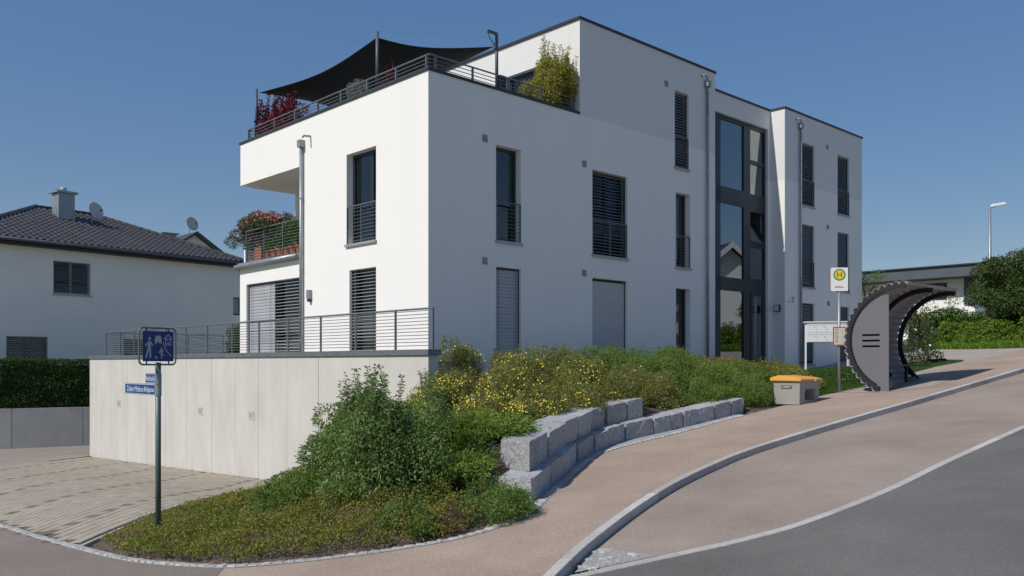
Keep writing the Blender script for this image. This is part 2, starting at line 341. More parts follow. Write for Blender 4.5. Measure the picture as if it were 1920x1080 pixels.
# kerb stones
kr = tag(empty('kerb', (0, 0, 0)), kind='structure')
kp = smooth_curve(KERB, .05); i = 0
def seg_stone(parent, name, c, i0, i1, w0, w1, ztop, zbot, mat, gap=.008):
    sub = [np.array(c[k]) for k in np.linspace(i0, i1, 5).astype(int)]; dv = (sub[-1] - sub[0]) / np.linalg.norm(sub[-1] - sub[0]); sub[0] = sub[0] + dv * gap; sub[-1] = sub[-1] - dv * gap
    a = offset_curve(sub, w0); b = offset_curve(sub, w1); n = len(sub); v = []
    for p, q in zip(a, b):
        v += [(p[0], p[1], zbot(*p)), (p[0], p[1], ztop(*p) - .006), (p[0] * .96 + q[0] * .04, p[1] * .96 + q[1] * .04, ztop(*p)), (q[0] * .96 + p[0] * .04, q[1] * .96 + p[1] * .04, ztop(*q)), (q[0], q[1], ztop(*q) - .006), (q[0], q[1], zbot(*q))]
    f = []
    for k in range(n - 1):
        for j in range(5): f.append((k * 6 + j, k * 6 + j + 1, (k + 1) * 6 + j + 1, (k + 1) * 6 + j))
    f.append(tuple(range(6))); f.append(tuple((n - 1) * 6 + j for j in reversed(range(6))))
    return MB().add(v, f).build(name, mat, parent)
k = 0; nst = 20
def ktop(x, y):
    return zr(x, y) + .004
while k < len(kp) - 24:
    e = min(k + nst, len(kp) - 1)
    seg_stone(kr, 'kerb_stone', kp, k, e, 0., .125, ktop, lambda x, y: zr(x, y) - .3, 'kerb'); k += nst
    if kp[min(k, len(kp) - 1)][0] > 22: break
er = tag(empty('edge_stone_row', (0, 0, 0)), kind='structure')
ep = smooth_curve(EDGE, .05); k = 0
while k < len(ep) - 24:
    seg_stone(er, 'edge_stone', ep, k, k + 20, -.12, .0, lambda x, y: zr(x, y) - .098, lambda x, y: zr(x, y) - .3, 'kerb'); k += 20
    if ep[min(k, len(ep) - 1)][0] > 20: break
# sett triangle at the kerb end
tri = tag(empty('sett_wedge', (0, 0, 0)), kind='structure')
WEDGE = [(.62, 8.57), (.93, 9.42), (1.25, 9.1), (1.50, 8.88)]
strip('mortar_bed', [np.array(p) for p in (WEDGE[0], WEDGE[0], WEDGE[3])], [np.array(p) for p in (WEDGE[0], WEDGE[1], WEDGE[2])], lambda x, y: zr(x, y) - .100, lambda x, y: zr(x, y) - .100, 'gravel', tri)
for i in range(60):
    x = random.uniform(.6, 1.5); y = random.uniform(8.5, 9.45)
    if not in_poly(np.array([x]), np.array([y]), WEDGE)[0]: continue
    r = random.uniform(.04, .075); n = 6; a0 = random.random() * 6; vv = []
    for zz, sc in ((-.14, 1), (-.097, 1), (-.088, .75)):
        for j in range(n): vv.append((x + r * sc * math.cos(a0 + j * 1.047) * random.uniform(.85, 1.1), y + r * sc * .8 * math.sin(a0 + j * 1.047), zr(x, y) + zz))
    ff = [(a * n + j, a * n + (j + 1) % n, (a + 1) * n + (j + 1) % n, (a + 1) * n + j) for a in range(2) for j in range(n)] + [tuple(2 * n + j for j in range(n))]
    MB().add(vv, ff).build('sett', 'sett', tri)
# sett border round the planting
sb = tag(empty('sett_border', (0, 0, 0)), kind='structure')
strip('mortar_bed', offset_curve(cob, -.07), offset_curve(cob, .07), lambda x, y: zr(x, y) + .006, lambda x, y: zr(x, y) + .006, 'gravel', sb)
sm = []
for q in range(6):
    m = MB(); w = random.uniform(.050, .058); l = random.uniform(.046, .056); j = lambda a=.006: random.uniform(-a, a)
    b = [(-l, -w), (l, -w), (l, w), (-l, w)]
    vv = [(x + j(), y + j(), -.08) for x, y in b] + [(x + j(), y + j(), .008 + j(.003)) for x, y in b] + [(x * .8 + j(), y * .8 + j(), .018 + j(.004)) for x, y in b]
    m.add(vv, [(a * 4 + c, a * 4 + (c + 1) % 4, (a + 1) * 4 + (c + 1) % 4, (a + 1) * 4 + c) for a in range(2) for c in range(4)] + [(8, 9, 10, 11)]); me = m.mesh('sett'); me.materials.append(M['sett']); sm.append(me)
for i in range(1, min(len(cob) - 1, 290)):
    p = cob[i]; d = cob[i + 1] - cob[i - 1]; o = link('sett', sm[i % 6], None, sb); o.location = (p[0], p[1], zr(*p) + random.uniform(-.004, .004)); o.rotation_euler = (0, 0, math.atan2(d[1], d[0]) + random.uniform(-.06, .06))
# gravel strip in front of the block wall
gs = [p for p in cob if p[0] > .3 and p[1] > 11.3]
tag(strip('gravel_strip', offset_curve(gs, .02), offset_curve(gs, .45), lambda x, y: zr(x, y) + .010, lambda x, y: zr(x, y) + .012, 'gravel'), 'pale gravel strip along the foot of the granite block wall', 'gravel', kind='stuff')
# driveway
DRV = [(-6.0, 12.05)] + PE[1:] + [wallp(18.74)[:2]]
cl = [p for p in L2(cob) if p[0] < -6.0]
DPOLY = cl + PE + [wallp(18.6, -.0)[:2], (-16.1, 27.3), (-24, 24.5), (-24, 22)]

BACKP = [wallp(18.6)[:2], wallp(18.9)[:2], (-11, 38), (-40, 38), (-40, 22), (-24, 24.3), (-16.1, 27.2)]
sheet('rear_driveway', BACKP, lambda x, y: max(zd(x, y), -1.40) + .002, 'drive')
pv = tag(empty('paved_driveway', (0, 0, 0)), kind='structure')
E1 = np.array([.06, .998]); E1 /= np.linalg.norm(E1); E2 = np.array([-E1[1], E1[0]]); O0 = np.array([-6.0, 11.0])
cells = []
for r in range(0, 80):
    for c in range(0, 90):
        ctr = O0 + E1 * (.30 * c) + E2 * (.12 + .20 * r)
        cells.append((ctr[0], ctr[1], r, c))
cells = np.array(cells); ok = in_poly(cells[:, 0], cells[:, 1], DPOLY)
cells_b = cells[ok]
ok &= np.sqrt(((cells[:, None, :2] - np.array(smooth_curve(COB, .1))[None, :, :]) ** 2).sum(-1)).min(1) > .14
ok &= ~((cells[:, 0] - wallp(0)[0]) * U2[0] + (cells[:, 1] - wallp(0)[1]) * U2[1] > -.06)
inframe = np.abs(cells[:, 0] / cells[:, 1]) < .62
cells = cells[ok & inframe]; cells = cells[np.argsort(cells[:, 1])]
def paver_v(hl, hw, t=.022, e=.006):
    b = [(-hl, -hw), (hl, -hw), (hl, hw), (-hl, hw)]
    v = [(x, y, -.05) for x, y in b] + [(x, y, t - e) for x, y in b] + [(x - math.copysign(e, x), y - math.copysign(e, y), t) for x, y in b]
    f = [(a * 4 + c, a * 4 + (c + 1) % 4, (a + 1) * 4 + (c + 1) % 4, (a + 1) * 4 + c) for a in range(2) for c in range(4)] + [(8, 9, 10, 11)]
    return v, f
pvv, pvf = paver_v(.1435, .0925); ang1 = math.atan2(E1[1], E1[0])
pme = {}
for key in ('paver', 'paverd'):
    me = MB().add(pvv, pvf).mesh('paver'); me.materials.append(M[key]); pme[key] = me
rest = {'paver': MB(), 'paverd': MB()}; ca, sa = math.cos(ang1), math.sin(ang1)
for i, (x, y, r, c) in enumerate(cells):
    key = 'paverd' if (int(r) % 11 == 6 and int(c) % 2 == 0) else 'paver'; dz = random.uniform(-.002, .002)
    if i < 296:
        o = link('paver', pme[key], None, pv); zz = zdp(x, y); nv = Vector((zz - zdp(x + .1, y), zz - zdp(x, y + .1), .1)).normalized(); o.location = (x, y, zz + dz); o.rotation_euler = (Vector((0, 0, 1)).rotation_difference(nv).to_matrix() @ Matrix.Rotation(ang1, 3, 'Z')).to_euler()
    else:
        rest[key].add([(x + a * ca - b * sa, y + a * sa + b * ca, zdp(x + a * ca - b * sa, y + a * sa + b * ca) + h + dz) for a, b, h in pvv], pvf)
bs = MB()
for (x, y, r, c) in cells_b[(np.abs(cells_b[:, 0] / cells_b[:, 1]) < .62)]:
    cs = [(x + a * ca - b * sa, y + a * sa + b * ca) for a, b in ((-.152, -.102), (.152, -.102), (.152, .102), (-.152, .102))]; bs.add([(p[0], p[1], zdp(*p) + .009) for p in cs], [(0, 1, 2, 3)])
tag(bs.build('driveway_base', 'sand', fix=False), kind='structure')
tag(rest['paver'].build('paver_field', 'paver', pv, fix=False), kind='stuff'); tag(rest['paverd'].build('brown_paver_field', 'paverd', pv, fix=False), kind='stuff')
m = MB()
PEs = smooth_curve(PE, .5)
for a, b in zip(PEs, PEs[1:]): za, zb = zdp(*a), zdp(*b); m.add([(a[0], a[1], za - .15), (b[0], b[1], zb - .15), (b[0], b[1], zb + .012), (a[0], a[1], za + .012), (a[0] + .05, a[1], za - .15), (b[0] + .05, b[1], zb - .15), (b[0] + .05, b[1], zb + .012), (a[0] + .05, a[1], za + .012)], [(0, 1, 2, 3), (3, 2, 6, 7), (7, 6, 5, 4)])
tag(m.build('bed_edging', 'concg'), kind='structure')
# manhole cover
mh = empty('manhole_cover', (-17.5, 30.9, zd(-17.5, 30.9) + .02), 0, 'round manhole cover with dark rim in the rear driveway', 'manhole cover')
MB().lathe([(.62, 0), (.62, .012), (.52, .016), (.52, .002)], 28).build('rim', 'black', mh); MB().lathe([(.50, 0), (.50, .014)], 28).build('cover', 'drive', mh)
# paving by the right hand garden
sheet('plaza', [(11.0, 25.8), (12.2, 25.2), (13.4, 26.3), (14.7, 27.2), (17.3, 29.2), (24.4, 35.6), (30, 41), (17, 41), (15, 36), (10, 33)], lambda x, y: zr(x, y) - .006, 'plaza')

# ------------------------------------------------------------------ apartment building
AB = empty('apartment_building', (K2[0], K2[1], 0), ANG, 'white three-storey flat-roofed apartment building with stair tower and roof terrace', 'building')
def FP(face, a, o, z, w=0.):
    return (-o, a, z) if face == 'L' else (a, w - o, z)
def fbox(m, face, a0, a1, o0, o1, z0, z1, w=0., mi=0):
    p = FP(face, a0, o0, z0, w); q = FP(face, a1, o1, z1, w); return m.box(p[0], q[0], p[1], q[1], p[2], q[2], mi)
def wall(name, face, a0, a1, z0, z1, ops=(), w=0., t=.36, ends=(True, True), top=True, split=8.54, mats=('white', 'grey'), bottom=False, parent=AB, plane=None):
    m = MB(); ac = sorted({a0, a1} | {x for q in ops for x in q[:2]}); zc = {z0, z1} | {x for q in ops for x in q[2:4]}
    if z0 < split < z1: zc.add(split)
    zc = sorted(zc); P = lambda a, o, z: FP(face, a, o, z, w)
    def cut(a, z): return any(q[0] < a < q[1] and q[2] < z < q[3] for q in ops)
    for i in range(len(ac) - 1):
        for j in range(len(zc) - 1):
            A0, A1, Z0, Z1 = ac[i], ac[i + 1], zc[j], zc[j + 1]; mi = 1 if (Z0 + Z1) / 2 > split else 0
            if cut((A0 + A1) / 2, (Z0 + Z1) / 2): continue
            for o, in ((0,), (-t,)): m.add([P(A0, o, Z0), P(A1, o, Z0), P(A1, o, Z1), P(A0, o, Z1)], [(0, 1, 2, 3)] if o == 0 else [(3, 2, 1, 0)], mi)
            def side(b0, b1): m.add([P(*b0[:1], 0, b0[1]), P(b1[0], 0, b1[1]), P(b1[0], -t, b1[1]), P(b0[0], -t, b0[1])], [(0, 1, 2, 3)], mi)
            am, zm = (A0 + A1) / 2, (Z0 + Z1) / 2
            if (i == 0 and ends[0]) or (i > 0 and cut((ac[i - 1] + A0) / 2, zm)): side((A0, Z0), (A0, Z1))
            if (i == len(ac) - 2 and ends[1]) or (i < len(ac) - 2 and cut((A1 + ac[i + 2]) / 2, zm)): side((A1, Z1), (A1, Z0))
            if (j == 0 and bottom) or (j > 0 and cut(am, (zc[j - 1] + Z0) / 2)): side((A1, Z0), (A0, Z0))
            if (j == len(zc) - 2 and top) or (j < len(zc) - 2 and cut(am, (Z1 + zc[j + 2]) / 2)): side((A0, Z1), (A1, Z1))
    return m.build(name, list(mats), parent, fix=False)
def railing_run(name, P, a0, a1, zb, zt, n, posts, parent, rb=.007, rt=.018, as_parts=True):
    """horizontal bar railing: P(a,o,z) maps to local space; returns frame object with bars as children"""
    m = MB(); m.tube([P(a0, 0, zt), P(a1, 0, zt)], rt, 8)
    fr = m.build(name, 'galv', parent)
    for i in range(n):
        z = zb + (zt - zb) * (i + .5) / (n + .2); MB().tube([P(a0, 0, z), P(a1, 0, z)], rb, 6).build('bar', 'galv', fr)
    for a in posts: post(P, a, zb, zt, fr)
    return fr
def post(P, a, zb, zt, fr, h=.012, d=.02):
    m = MB(); c = [P(a - h, -d, zb - .03), P(a + h, d, zt - .015)]
    x0, x1 = sorted((c[0][0], c[1][0])); y0, y1 = sorted((c[0][1], c[1][1])); m.box(x0, x1, y0, y1, c[0][2], c[1][2]); return m.build('post', 'galv', fr)
def window(face, a0, a1, z0, z1, w=0., blind=None, rail=False, sill=True, mull=None, each=True, smat='slat', depth=.19, tilt=62, pitch=.083, split=None, glass='glass', curtain=False, railmid=False):
    P = lambda a, o, z: FP(face, a, o, z, w); fw = .075; m = MB(); o0, o1 = -depth - .07, -depth + .0
    fbox(m, face, a0, a0 + fw, o0, o1, z0, z1, w); fbox(m, face, a1 - fw, a1, o0, o1, z0, z1, w)
    fbox(m, face, a0 + fw, a1 - fw, o0, o1, z0, z0 + fw, w); fbox(m, face, a0 + fw, a1 - fw, o0, o1, z1 - fw, z1, w)
    if mull:
        for q in mull: fbox(m, face, q - .05, q + .05, o0, o1 + .01, z0 + fw, z1 - fw, w)
    fr = m.build('window', 'anth', AB)
    cuts = [a0 + fw] + [q for q in (mull or [])] + [a1 - fw]
    for c0, c1 in zip(cuts, cuts[1:]):
        e0 = .05 if c0 != cuts[0] else 0; e1 = .05 if c1 != cuts[-1] else 0
        fbox(MB(), face, c0 + e0, c1 - e1, -depth - .045, -depth - .03, z0 + fw, z1 - fw, w).build('pane', glass, fr)
    if curtain:
        mm = MB(); n = 26; aa = [a0 + .1 + (a1 - a0 - .2) * (.42 + .34 * i / n) for i in range(n + 1)]
        v = [P(a, -depth - .12 + .03 * math.sin(i * 1.9), z) for i, a in enumerate(aa) for z in (z0 + .1, z1 - .08)]
        mm.add(v, [(2 * i, 2 * i + 2, 2 * i + 3, 2 * i + 1) for i in range(n)]).build('curtain', 'curtain', fr)
    if sill:
        m = MB(); fbox(m, face, a0 - .03, a1 + .03, -depth, .05, z0 - .035, z0 - .004, w); fbox(m, face, a0 - .03, a1 + .03, .038, .052, z0 - .07, z0 - .036, w); m.build('sill', 'alu', fr)
    if blind:
        secs = [(a0 + .02, a1 - .02, tilt)] if not split else [(a0 + .02, split[0] - .02, split[1]), (split[0] + .02, a1 - .02, split[2])]
        joined = MB(); hw = .040
        if blind == 'shutter': pitch = .045
        for (b0, b1, tl) in secs:
            n = int((z1 - z0 - .1) / pitch); dm = None
            for i in range(n):
                z = z1 - .09 - i * pitch
                if blind == 'shutter':
                    fbox(joined, face, b0, b1, -.105, -.095, z - .019, z + .019, w); fbox(joined, face, b0, b1, -.108, -.100, z - .024, z - .019, w); continue
                t = R(tl) + random.uniform(-.03, .03); co, si = math.cos(t) * hw, math.sin(t) * hw; oc = -.10; jz = random.uniform(-.003, .003)
                v = [P(b, oc + k * co + (.0 if k else .006), z + jz - k * si + (.004 if k == 0 else 0)) for k in (1, 0, -1) for b in (b0, b1)]
                v += [P(b, oc + k * co + (.0 if k else .006), z + jz - k * si + (.004 if k == 0 else 0) + .003) for k in (1, 0, -1) for b in (b0, b1)]
                f = [(0, 1, 3, 2), (2, 3, 5, 4), (6, 8, 9, 7), (8, 10, 11, 9), (0, 6, 7, 1), (4, 5, 11, 10), (0, 2, 8, 6), (2, 4, 10, 8), (1, 7, 9, 3), (3, 9, 11, 5)]
                if each: MB().add(v, f).build('slat', smat, fr)
                else: joined.add(v, f)
            m = MB()
            for a in (b0 - .02, b1): fbox(m, face, a, a + .02, -.13, -.075, z0 + .01, z1 - .02, w)
            if blind != 'shutter':
                for q in (.14, .86):
                    aa = b0 + (b1 - b0) * q; fbox(m, face, aa - .004, aa + .004, -.058, -.054, z0 + .03, z1 - .05, w)
            fbox(m, face, b0, b1 - .001, -.125, -.085, z0 + .012, z0 + .03, w); m.build('guide_rail', 'anth', fr)
        if joined.v: tag(joined.build('blind', 'shutter' if blind == 'shutter' else smat, fr), kind='stuff')
    if rail:
        Pr = lambda a, o, z: FP(face, a, -.015 + o, z, w)
        ps = [a0 + .015, a1 - .015] + ([(a0 + a1) / 2] if railmid or (a1 - a0) > 1.2 else [])
        railing_run('window_railing', Pr, a0 + .003, a1 - .003, z0 + .02, z0 + .93, 10, ps, AB)
    return fr
# walls: right-hand (street) face
oR1 = [(2.04, 2.87, 2.05, 4.32), (2.04, 2.87, 4.96, 7.24)]
wall('wall', 'R', 0, 5.01, 1.2, 8.54, oR1, ends=(False, False))
oR2 = [(5.51, 6.97, 2.05, 4.29), (5.51, 6.97, 4.92, 7.18), (9.24, 9.97, 2.03, 4.24), (9.23, 9.96, 4.88, 7.08), (9.18, 9.88, 7.83, 10.09)]
wall('wall', 'R', 5.01, 11.29, 1.2, 11.05, oR2, ends=(True, True))
# left face
oL = [(2.03, 3.32, 4.98, 7.23), (2.03, 3.19, 2.06, 4.33), (5.5, 8.73, 2.06, 4.34)]
wall('wall', 'L', 0, 5.5, 1.2, 7.32, oL[:2], ends=(False, True), top=False)
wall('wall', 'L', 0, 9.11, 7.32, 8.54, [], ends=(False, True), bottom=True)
wall('wall', 'L', 5.5, 9.14, 1.2, 4.83, [oL[2]], ends=(False, True))
# penthouse side wall and the rest
def plane_wall(name, x0, y0, x1, y1, z0, z1, mat, t=.3):
    d = Vector((x1 - x0, y1 - y0, 0)).normalized(); n = Vector((-d.y, d.x, 0)) * t
    v = [(x0, y0, z0), (x1, y1, z0), (x1 + n.x, y1 + n.y, z0), (x0 + n.x, y0 + n.y, z0)]; v += [(a, b, z1) for a, b, _ in v]
    return MB().add(v, [(3, 2, 1, 0), (4, 5, 6, 7), (0, 1, 5, 4), (1, 2, 6, 5), (2, 3, 7, 6), (3, 0, 4, 7)]).build(name, mat, AB)
m = MB()   # penthouse side with glazed door opening y .9-3.2
def pw(y0, y1, z0, z1): m.add([(5.01, y0, z0), (5.01, y1, z0), (5.01, y1, z1), (5.01, y0, z1), (5.33, y0, z0), (5.33, y1, z0), (5.33, y1, z1), (5.33, y0, z1)], [(0, 1, 2, 3), (7, 6, 5, 4), (0, 4, 5, 1), (3, 2, 6, 7), (0, 3, 7, 4), (1, 5, 6, 2)])
pw(.362, .75, 8.30, 11.05); pw(.75, 2.85, 10.19, 11.05); pw(2.85, 9.1, 7.9, 11.05)
m.build('penthouse_wall', 'grey', AB)
pwn = MB().box(5.16, 5.22, .75, .83, 7.9, 10.19).box(5.16, 5.22, 2.77, 2.85, 7.9, 10.19).box(5.16, 5.22, .83, 2.77, 10.10, 10.19).box(5.16, 5.22, 1.76, 1.84, 7.9, 10.1).build('window', 'anth', AB)
MB().box(5.18, 5.195, .83, 1.76, 7.9, 10.1).build('pane', 'glass', pwn); MB().box(5.18, 5.195, 1.84, 2.77, 7.9, 10.1).build('pane', 'glass', pwn)
plane_wall('wall', 22.4, 9.1, .362, 9.1, 7.52, 8.5, 'white'); plane_wall('wall', 22.4, 9.11, 2.6, 9.11, 1.2, 7.3, 'white'); plane_wall('wall', 22.4, .8, 22.4, 9.1, 1.2, 11.0, 'white')
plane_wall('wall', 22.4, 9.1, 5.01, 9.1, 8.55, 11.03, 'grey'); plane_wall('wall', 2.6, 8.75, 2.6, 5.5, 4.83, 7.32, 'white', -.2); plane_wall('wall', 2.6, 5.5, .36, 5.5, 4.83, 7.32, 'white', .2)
plane_wall('wall', 2.6, 9.11, .37, 9.14, 1.2, 4.83, 'white', .25)
MB().box(1.78, 1.95, 8.85, 9.05, 5.0, 7.32).build('column', 'white', AB)
# stair tower and wing
STW, WGW = 1.0, .42
oS = [(11.42, 16.16, 1.9, 10.42)]
wall('stair_wall', 'R', 11.29, 16.3, 1.2, 11.08, oS, w=STW, ends=(False, False), t=.3)
def retwall(x, y0, y1, z0, z1, t, name='wall'):
    m = MB()
    for (a, b, mi) in ((z0, 8.54, 0), (8.54, z1, 1)): m.add([(x, y0, a), (x, y1, a), (x, y1, b), (x, y0, b)], [(0, 3, 2, 1)] if t > 0 else [(0, 1, 2, 3)], mi)
    return m.build(name, ['white', 'grey'], AB, fix=False)
retwall(16.3, WGW, STW, 1.2, 11.08, 1); retwall(11.288, .36, STW, 1.2, 11.05, -1)
oW = []
WX = [(17.5, 18.46), (20.3, 21.28)]
for x0, x1 in WX: oW += [(x0, x1, 7.82, 10.1), (x0, x1, 4.83, 7.12), (x0, x1, 2.0, 4.23)]
wall('wall', 'R', 16.3, 22.4, 1.2, 11.08, oW, w=WGW, ends=(False, True))
# slabs, roofs, interior
m = MB(); m.box(.36, 22.0, 1.4, 8.8, 4.62, 4.86); m.box(.36, 22.0, 1.4, 8.8, 1.75, 1.98); m.box(.36, 11.2, .36, 1.4, 4.62, 4.86); m.box(.36, 11.2, .36, 1.4, 1.75, 1.98); m.box(11.2, 22, 1.32, 1.4, 1.75, 1.98); m.build('floor_slab', 'inner', AB)
MB().box(.36, 22.0, 4.6, 4.75, 1.98, 7.5).build('partition', 'inner', AB); MB().box(3.9, 4.0, .4, 4.6, 1.98, 7.5).box(8.2, 8.3, .4, 4.6, 1.98, 7.5).box(11.2, 11.28, .37, 4.6, 1.98, 10.8).box(16.6, 16.7, 1.4, 4.6, 1.98, 10.8).build('partition', 'inner', AB)
MB().box(.36, 11.2, .36, 8.9, 7.5, 7.9).build('roof_terrace_floor', 'concg', AB)
MB().box(.003, .36, 5.5, 9.10, 7.322, 7.33).box(.36, 2.6, 5.5, 9.1, 7.30, 7.5).build('balcony_soffit', 'white', AB)
MB().box(.02, 2.6, 5.52, 9.12, 4.832, 4.98).build('balcony_floor', 'concg', AB)
MB().box(5.33, 11.2, .36, 8.9, 10.75, 10.95).box(11.2, 22.0, 1.32, 8.9, 10.75, 10.95).box(16.6, 22.0, .8, 1.32, 10.75, 10.95).build('roof', 'concg', AB)
# copings
def cop(name, x0, x1, y0, y1, z): return MB().box(x0, x1, y0, y1, z + .002, z + .065).build(name, 'coping', AB)
cop('coping', -.03, 5.0, -.03, .40, 8.54); cop('coping', -.03, .40, .402, 9.15, 8.54); cop('coping', 4.96, 11.32, -.035, .36, 11.05); cop('coping', 4.96, 5.36, .362, 9.2, 11.05)
cop('coping', 11.322, 16.27, STW - .035, STW + .3, 11.08); cop('coping', 16.265, 22.44, WGW - .035, WGW + .36, 11.08); cop('coping', 16.265, 16.6, WGW + .362, STW - .037, 11.08); cop('coping', 22.05, 22.44, WGW + .362, 9.2, 11.08)
# windows
window('R', *oR1[0], blind='slat', smat='slat', tilt=83); window('R', *oR1[1], rail=True)
window('R', *oR2[0], blind='shutter', each=False); window('R', *oR2[1], blind='slat', smat='slatd', tilt=35, rail=True, mull=[6.24])
window('R', *oR2[2]); window('R', *oR2[3], rail=True); window('R', *oR2[4], blind='slat', smat='slatd', tilt=55, rail=True)
for i, q in enumerate(oW): window('R', *q, w=WGW, blind='slat', each=False, smat='slatd', tilt=55 if i % 3 == 0 else 66, rail=(i % 3 < 2))
window('L', *oL[0], rail=True, mull=[2.45], curtain=True); window('L', *oL[1], blind='slat', tilt=14, sill=True)
window('L', *oL[2], blind='slat', split=(7.12, 16, 84), mull=[7.12], pitch=.09)
# stair glazing
sg = MB(); Y0, Y1 = STW + .10, STW + .20
def bar(x0, x1, z0, z1): sg.box(x0, x1, Y0, Y1, z0, z1)
bar(11.42, 11.52, 1.95, 10.42)
bar(14.72, 14.82, 1.95, 10.42); bar(15.06, 15.14, 1.95, 10.42); bar(16.06, 16.16, 1.95, 10.42)
bar(11.52, 14.72, 10.28, 10.42); bar(15.14, 16.06, 10.28, 10.42)
bar(11.52, 14.72, 7.46, 8.01); bar(15.14, 16.06, 7.36, 7.98); bar(11.52, 14.72, 4.50, 4.95); bar(15.14, 16.06, 4.55, 5.0); bar(14.82, 15.06, 1.951, 10.419)
bar(11.52, 14.72, 1.95, 2.1); bar(15.14, 16.06, 9.05, 9.18); bar(15.14, 16.06, 6.12, 6.25); bar(13.0, 13.28, 1.95, 10.28)
SG = sg.build('stair_glazing', 'anth', AB)
for x0, x1, z0, z1 in ((11.52, 13.0, 8.01, 10.28), (13.28, 14.72, 8.01, 10.28), (11.52, 13.0, 4.95, 7.46), (13.28, 14.72, 4.95, 7.46), (11.52, 13.0, 2.1, 4.5), (13.28, 14.72, 2.1, 4.5), (15.14, 16.06, 9.18, 10.28), (15.14, 16.06, 7.98, 9.05), (15.14, 16.06, 5.0, 6.12)):
    MB().box(x0, x1, Y0 + .045, Y0 + .055, z0, z1).build('pane', 'glass2', SG)
# tilted open vent leaf
vm = MB(); zz0, zz1 = 6.25, 7.36; tl = .34
for a0, a1, b0, b1 in ((15.14, 16.06, 0, .07), (15.14, 16.06, .93, 1.0), (15.14, 15.21, .07, .93), (15.99, 16.06, .07, .93)):
    v = []
    for yy in (0, .05):
        for a, b in ((a0, b0), (a1, b0), (a1, b1), (a0, b1)): v.append((a, Y0 - .02 + yy + tl * b * .0 + tl * b, zz0 + (zz1 - zz0) * b * .97))
    vm.add(v, [(0, 1, 2, 3), (7, 6, 5, 4), (0, 4, 5, 1), (1, 5, 6, 2), (2, 6, 7, 3), (3, 7, 4, 0)])
vm.build('tilted_sash', 'anth', SG)
MB().add([(15.21, Y0 + .02, zz0 + .06), (15.99, Y0 + .02, zz0 + .06), (15.99, Y0 + .02 + tl * .93, zz1 - .08), (15.21, Y0 + .02 + tl * .93, zz1 - .08)], [(0, 1, 2, 3)]).build('pane', 'glass2', SG)
dr = MB().box(15.15, 15.26, Y0 - .02, Y0 + .06, 2.0, 4.54).box(15.94, 16.05, Y0 - .02, Y0 + .06, 2.0, 4.54).box(15.26, 15.94, Y0 - .02, Y0 + .06, 4.42, 4.54).box(15.26, 15.94, Y0 - .02, Y0 + .06, 2.0, 2.15).build('entrance_door', 'anth', AB)
MB().box(15.26, 15.94, Y0 + .01, Y0 + .02, 2.15, 4.42).build('pane', 'glass2', dr); MB().tube([(15.34, Y0 - .08, 2.25), (15.34, Y0 - .08, 4.3)], .018).build('handle', 'alu', dr)
# downpipes
def downpipe(face, a, z0, z1, w=0., spout=True):
    P = lambda aa, o, z: FP(face, aa, o, z, w); m = MB(); m.tube([P(a, .075, z0), P(a, .075, z1 - .18)], .045, 12); o = m.build('downpipe', 'zinc', AB, smooth=True)
    m = MB(); fbox(m, face, a - .085, a + .085, .0, .15, z1 - .19, z1, w); m.build('rain_head', 'zinc', o)
    for z in np.arange(z0 + .6, z1 - .3, 1.9): mm = MB(); mm.tube([P(a, .075, z), P(a, .075, z + .04)], .053, 12); mm.build('pipe_clip', 'zinc', o)
    if spout: mm = MB(); mm.tube([P(a - .22, -.01, z1 + .12), P(a - .22, .12, z1 + .11), P(a - .10, .13, z1 + .08), P(a - .06, .10, z1)], .028, 8); mm.build('overflow_pipe', 'zinc', o)
downpipe('R', 10.77, 1.5, 10.7); downpipe('R', 17.31, 1.5, 10.72, WGW); downpipe('L', 5.43, 2.0, 7.98, spout=False)
m = MB(); m.tube([FP('L', 5.06, 0, 8.03), FP('L', 5.06, .20, 8.01), FP('L', 5.06, .235, 7.96)], .03, 8); m.build('overflow_pipe', 'zinc', AB)
# vents, lamp, number
for a, z, w in ((1.68, 7.32, 0), (5.18, 7.27, 0), (1.68, 4.43, 0), (5.18, 4.39, 0), (8.76, 10.18, 0), (19.46, 10.24, WGW), (19.5, 7.2, WGW), (19.55, 4.3, WGW)):
    m = MB(); fbox(m, 'R', a - .075, a + .075, -.05, .02, z - .085, z + .085, w)
    for q in range(4): fbox(m, 'R', a - .06, a + .06, .021, .028, z - .065 + q * .036, z - .045 + q * .036, w)
    m.build('vent_grille', 'zinc', AB)
lm = MB().box(16.285 - .10, 16.285 + .012, .58, .8, 3.86, 4.10).build('wall_lamp', 'anth', AB); MB().box(16.285 - .108, 16.285 - .1005, .60, .78, 3.88, 4.08).build('lamp_glass', 'signwhite', lm)
lettering('27', .20, .20, (16.86, WGW - .012, 4.30), (1, 0, 0), (0, 0, 1), 'ink', AB)
MB().box(16.55, 16.60, WGW - .02, WGW - .001, 4.20, 4.25).build('bell_plate', 'zinc', AB)
wl_ = MB().box(-.10, -.001, 4.98, 5.12, 3.72, 3.95).build('wall_lamp', 'zinc', AB); MB().box(-.085, -.02, 5.0, 5.10, 3.64, 3.718).build('lamp_glass', 'anth', wl_)
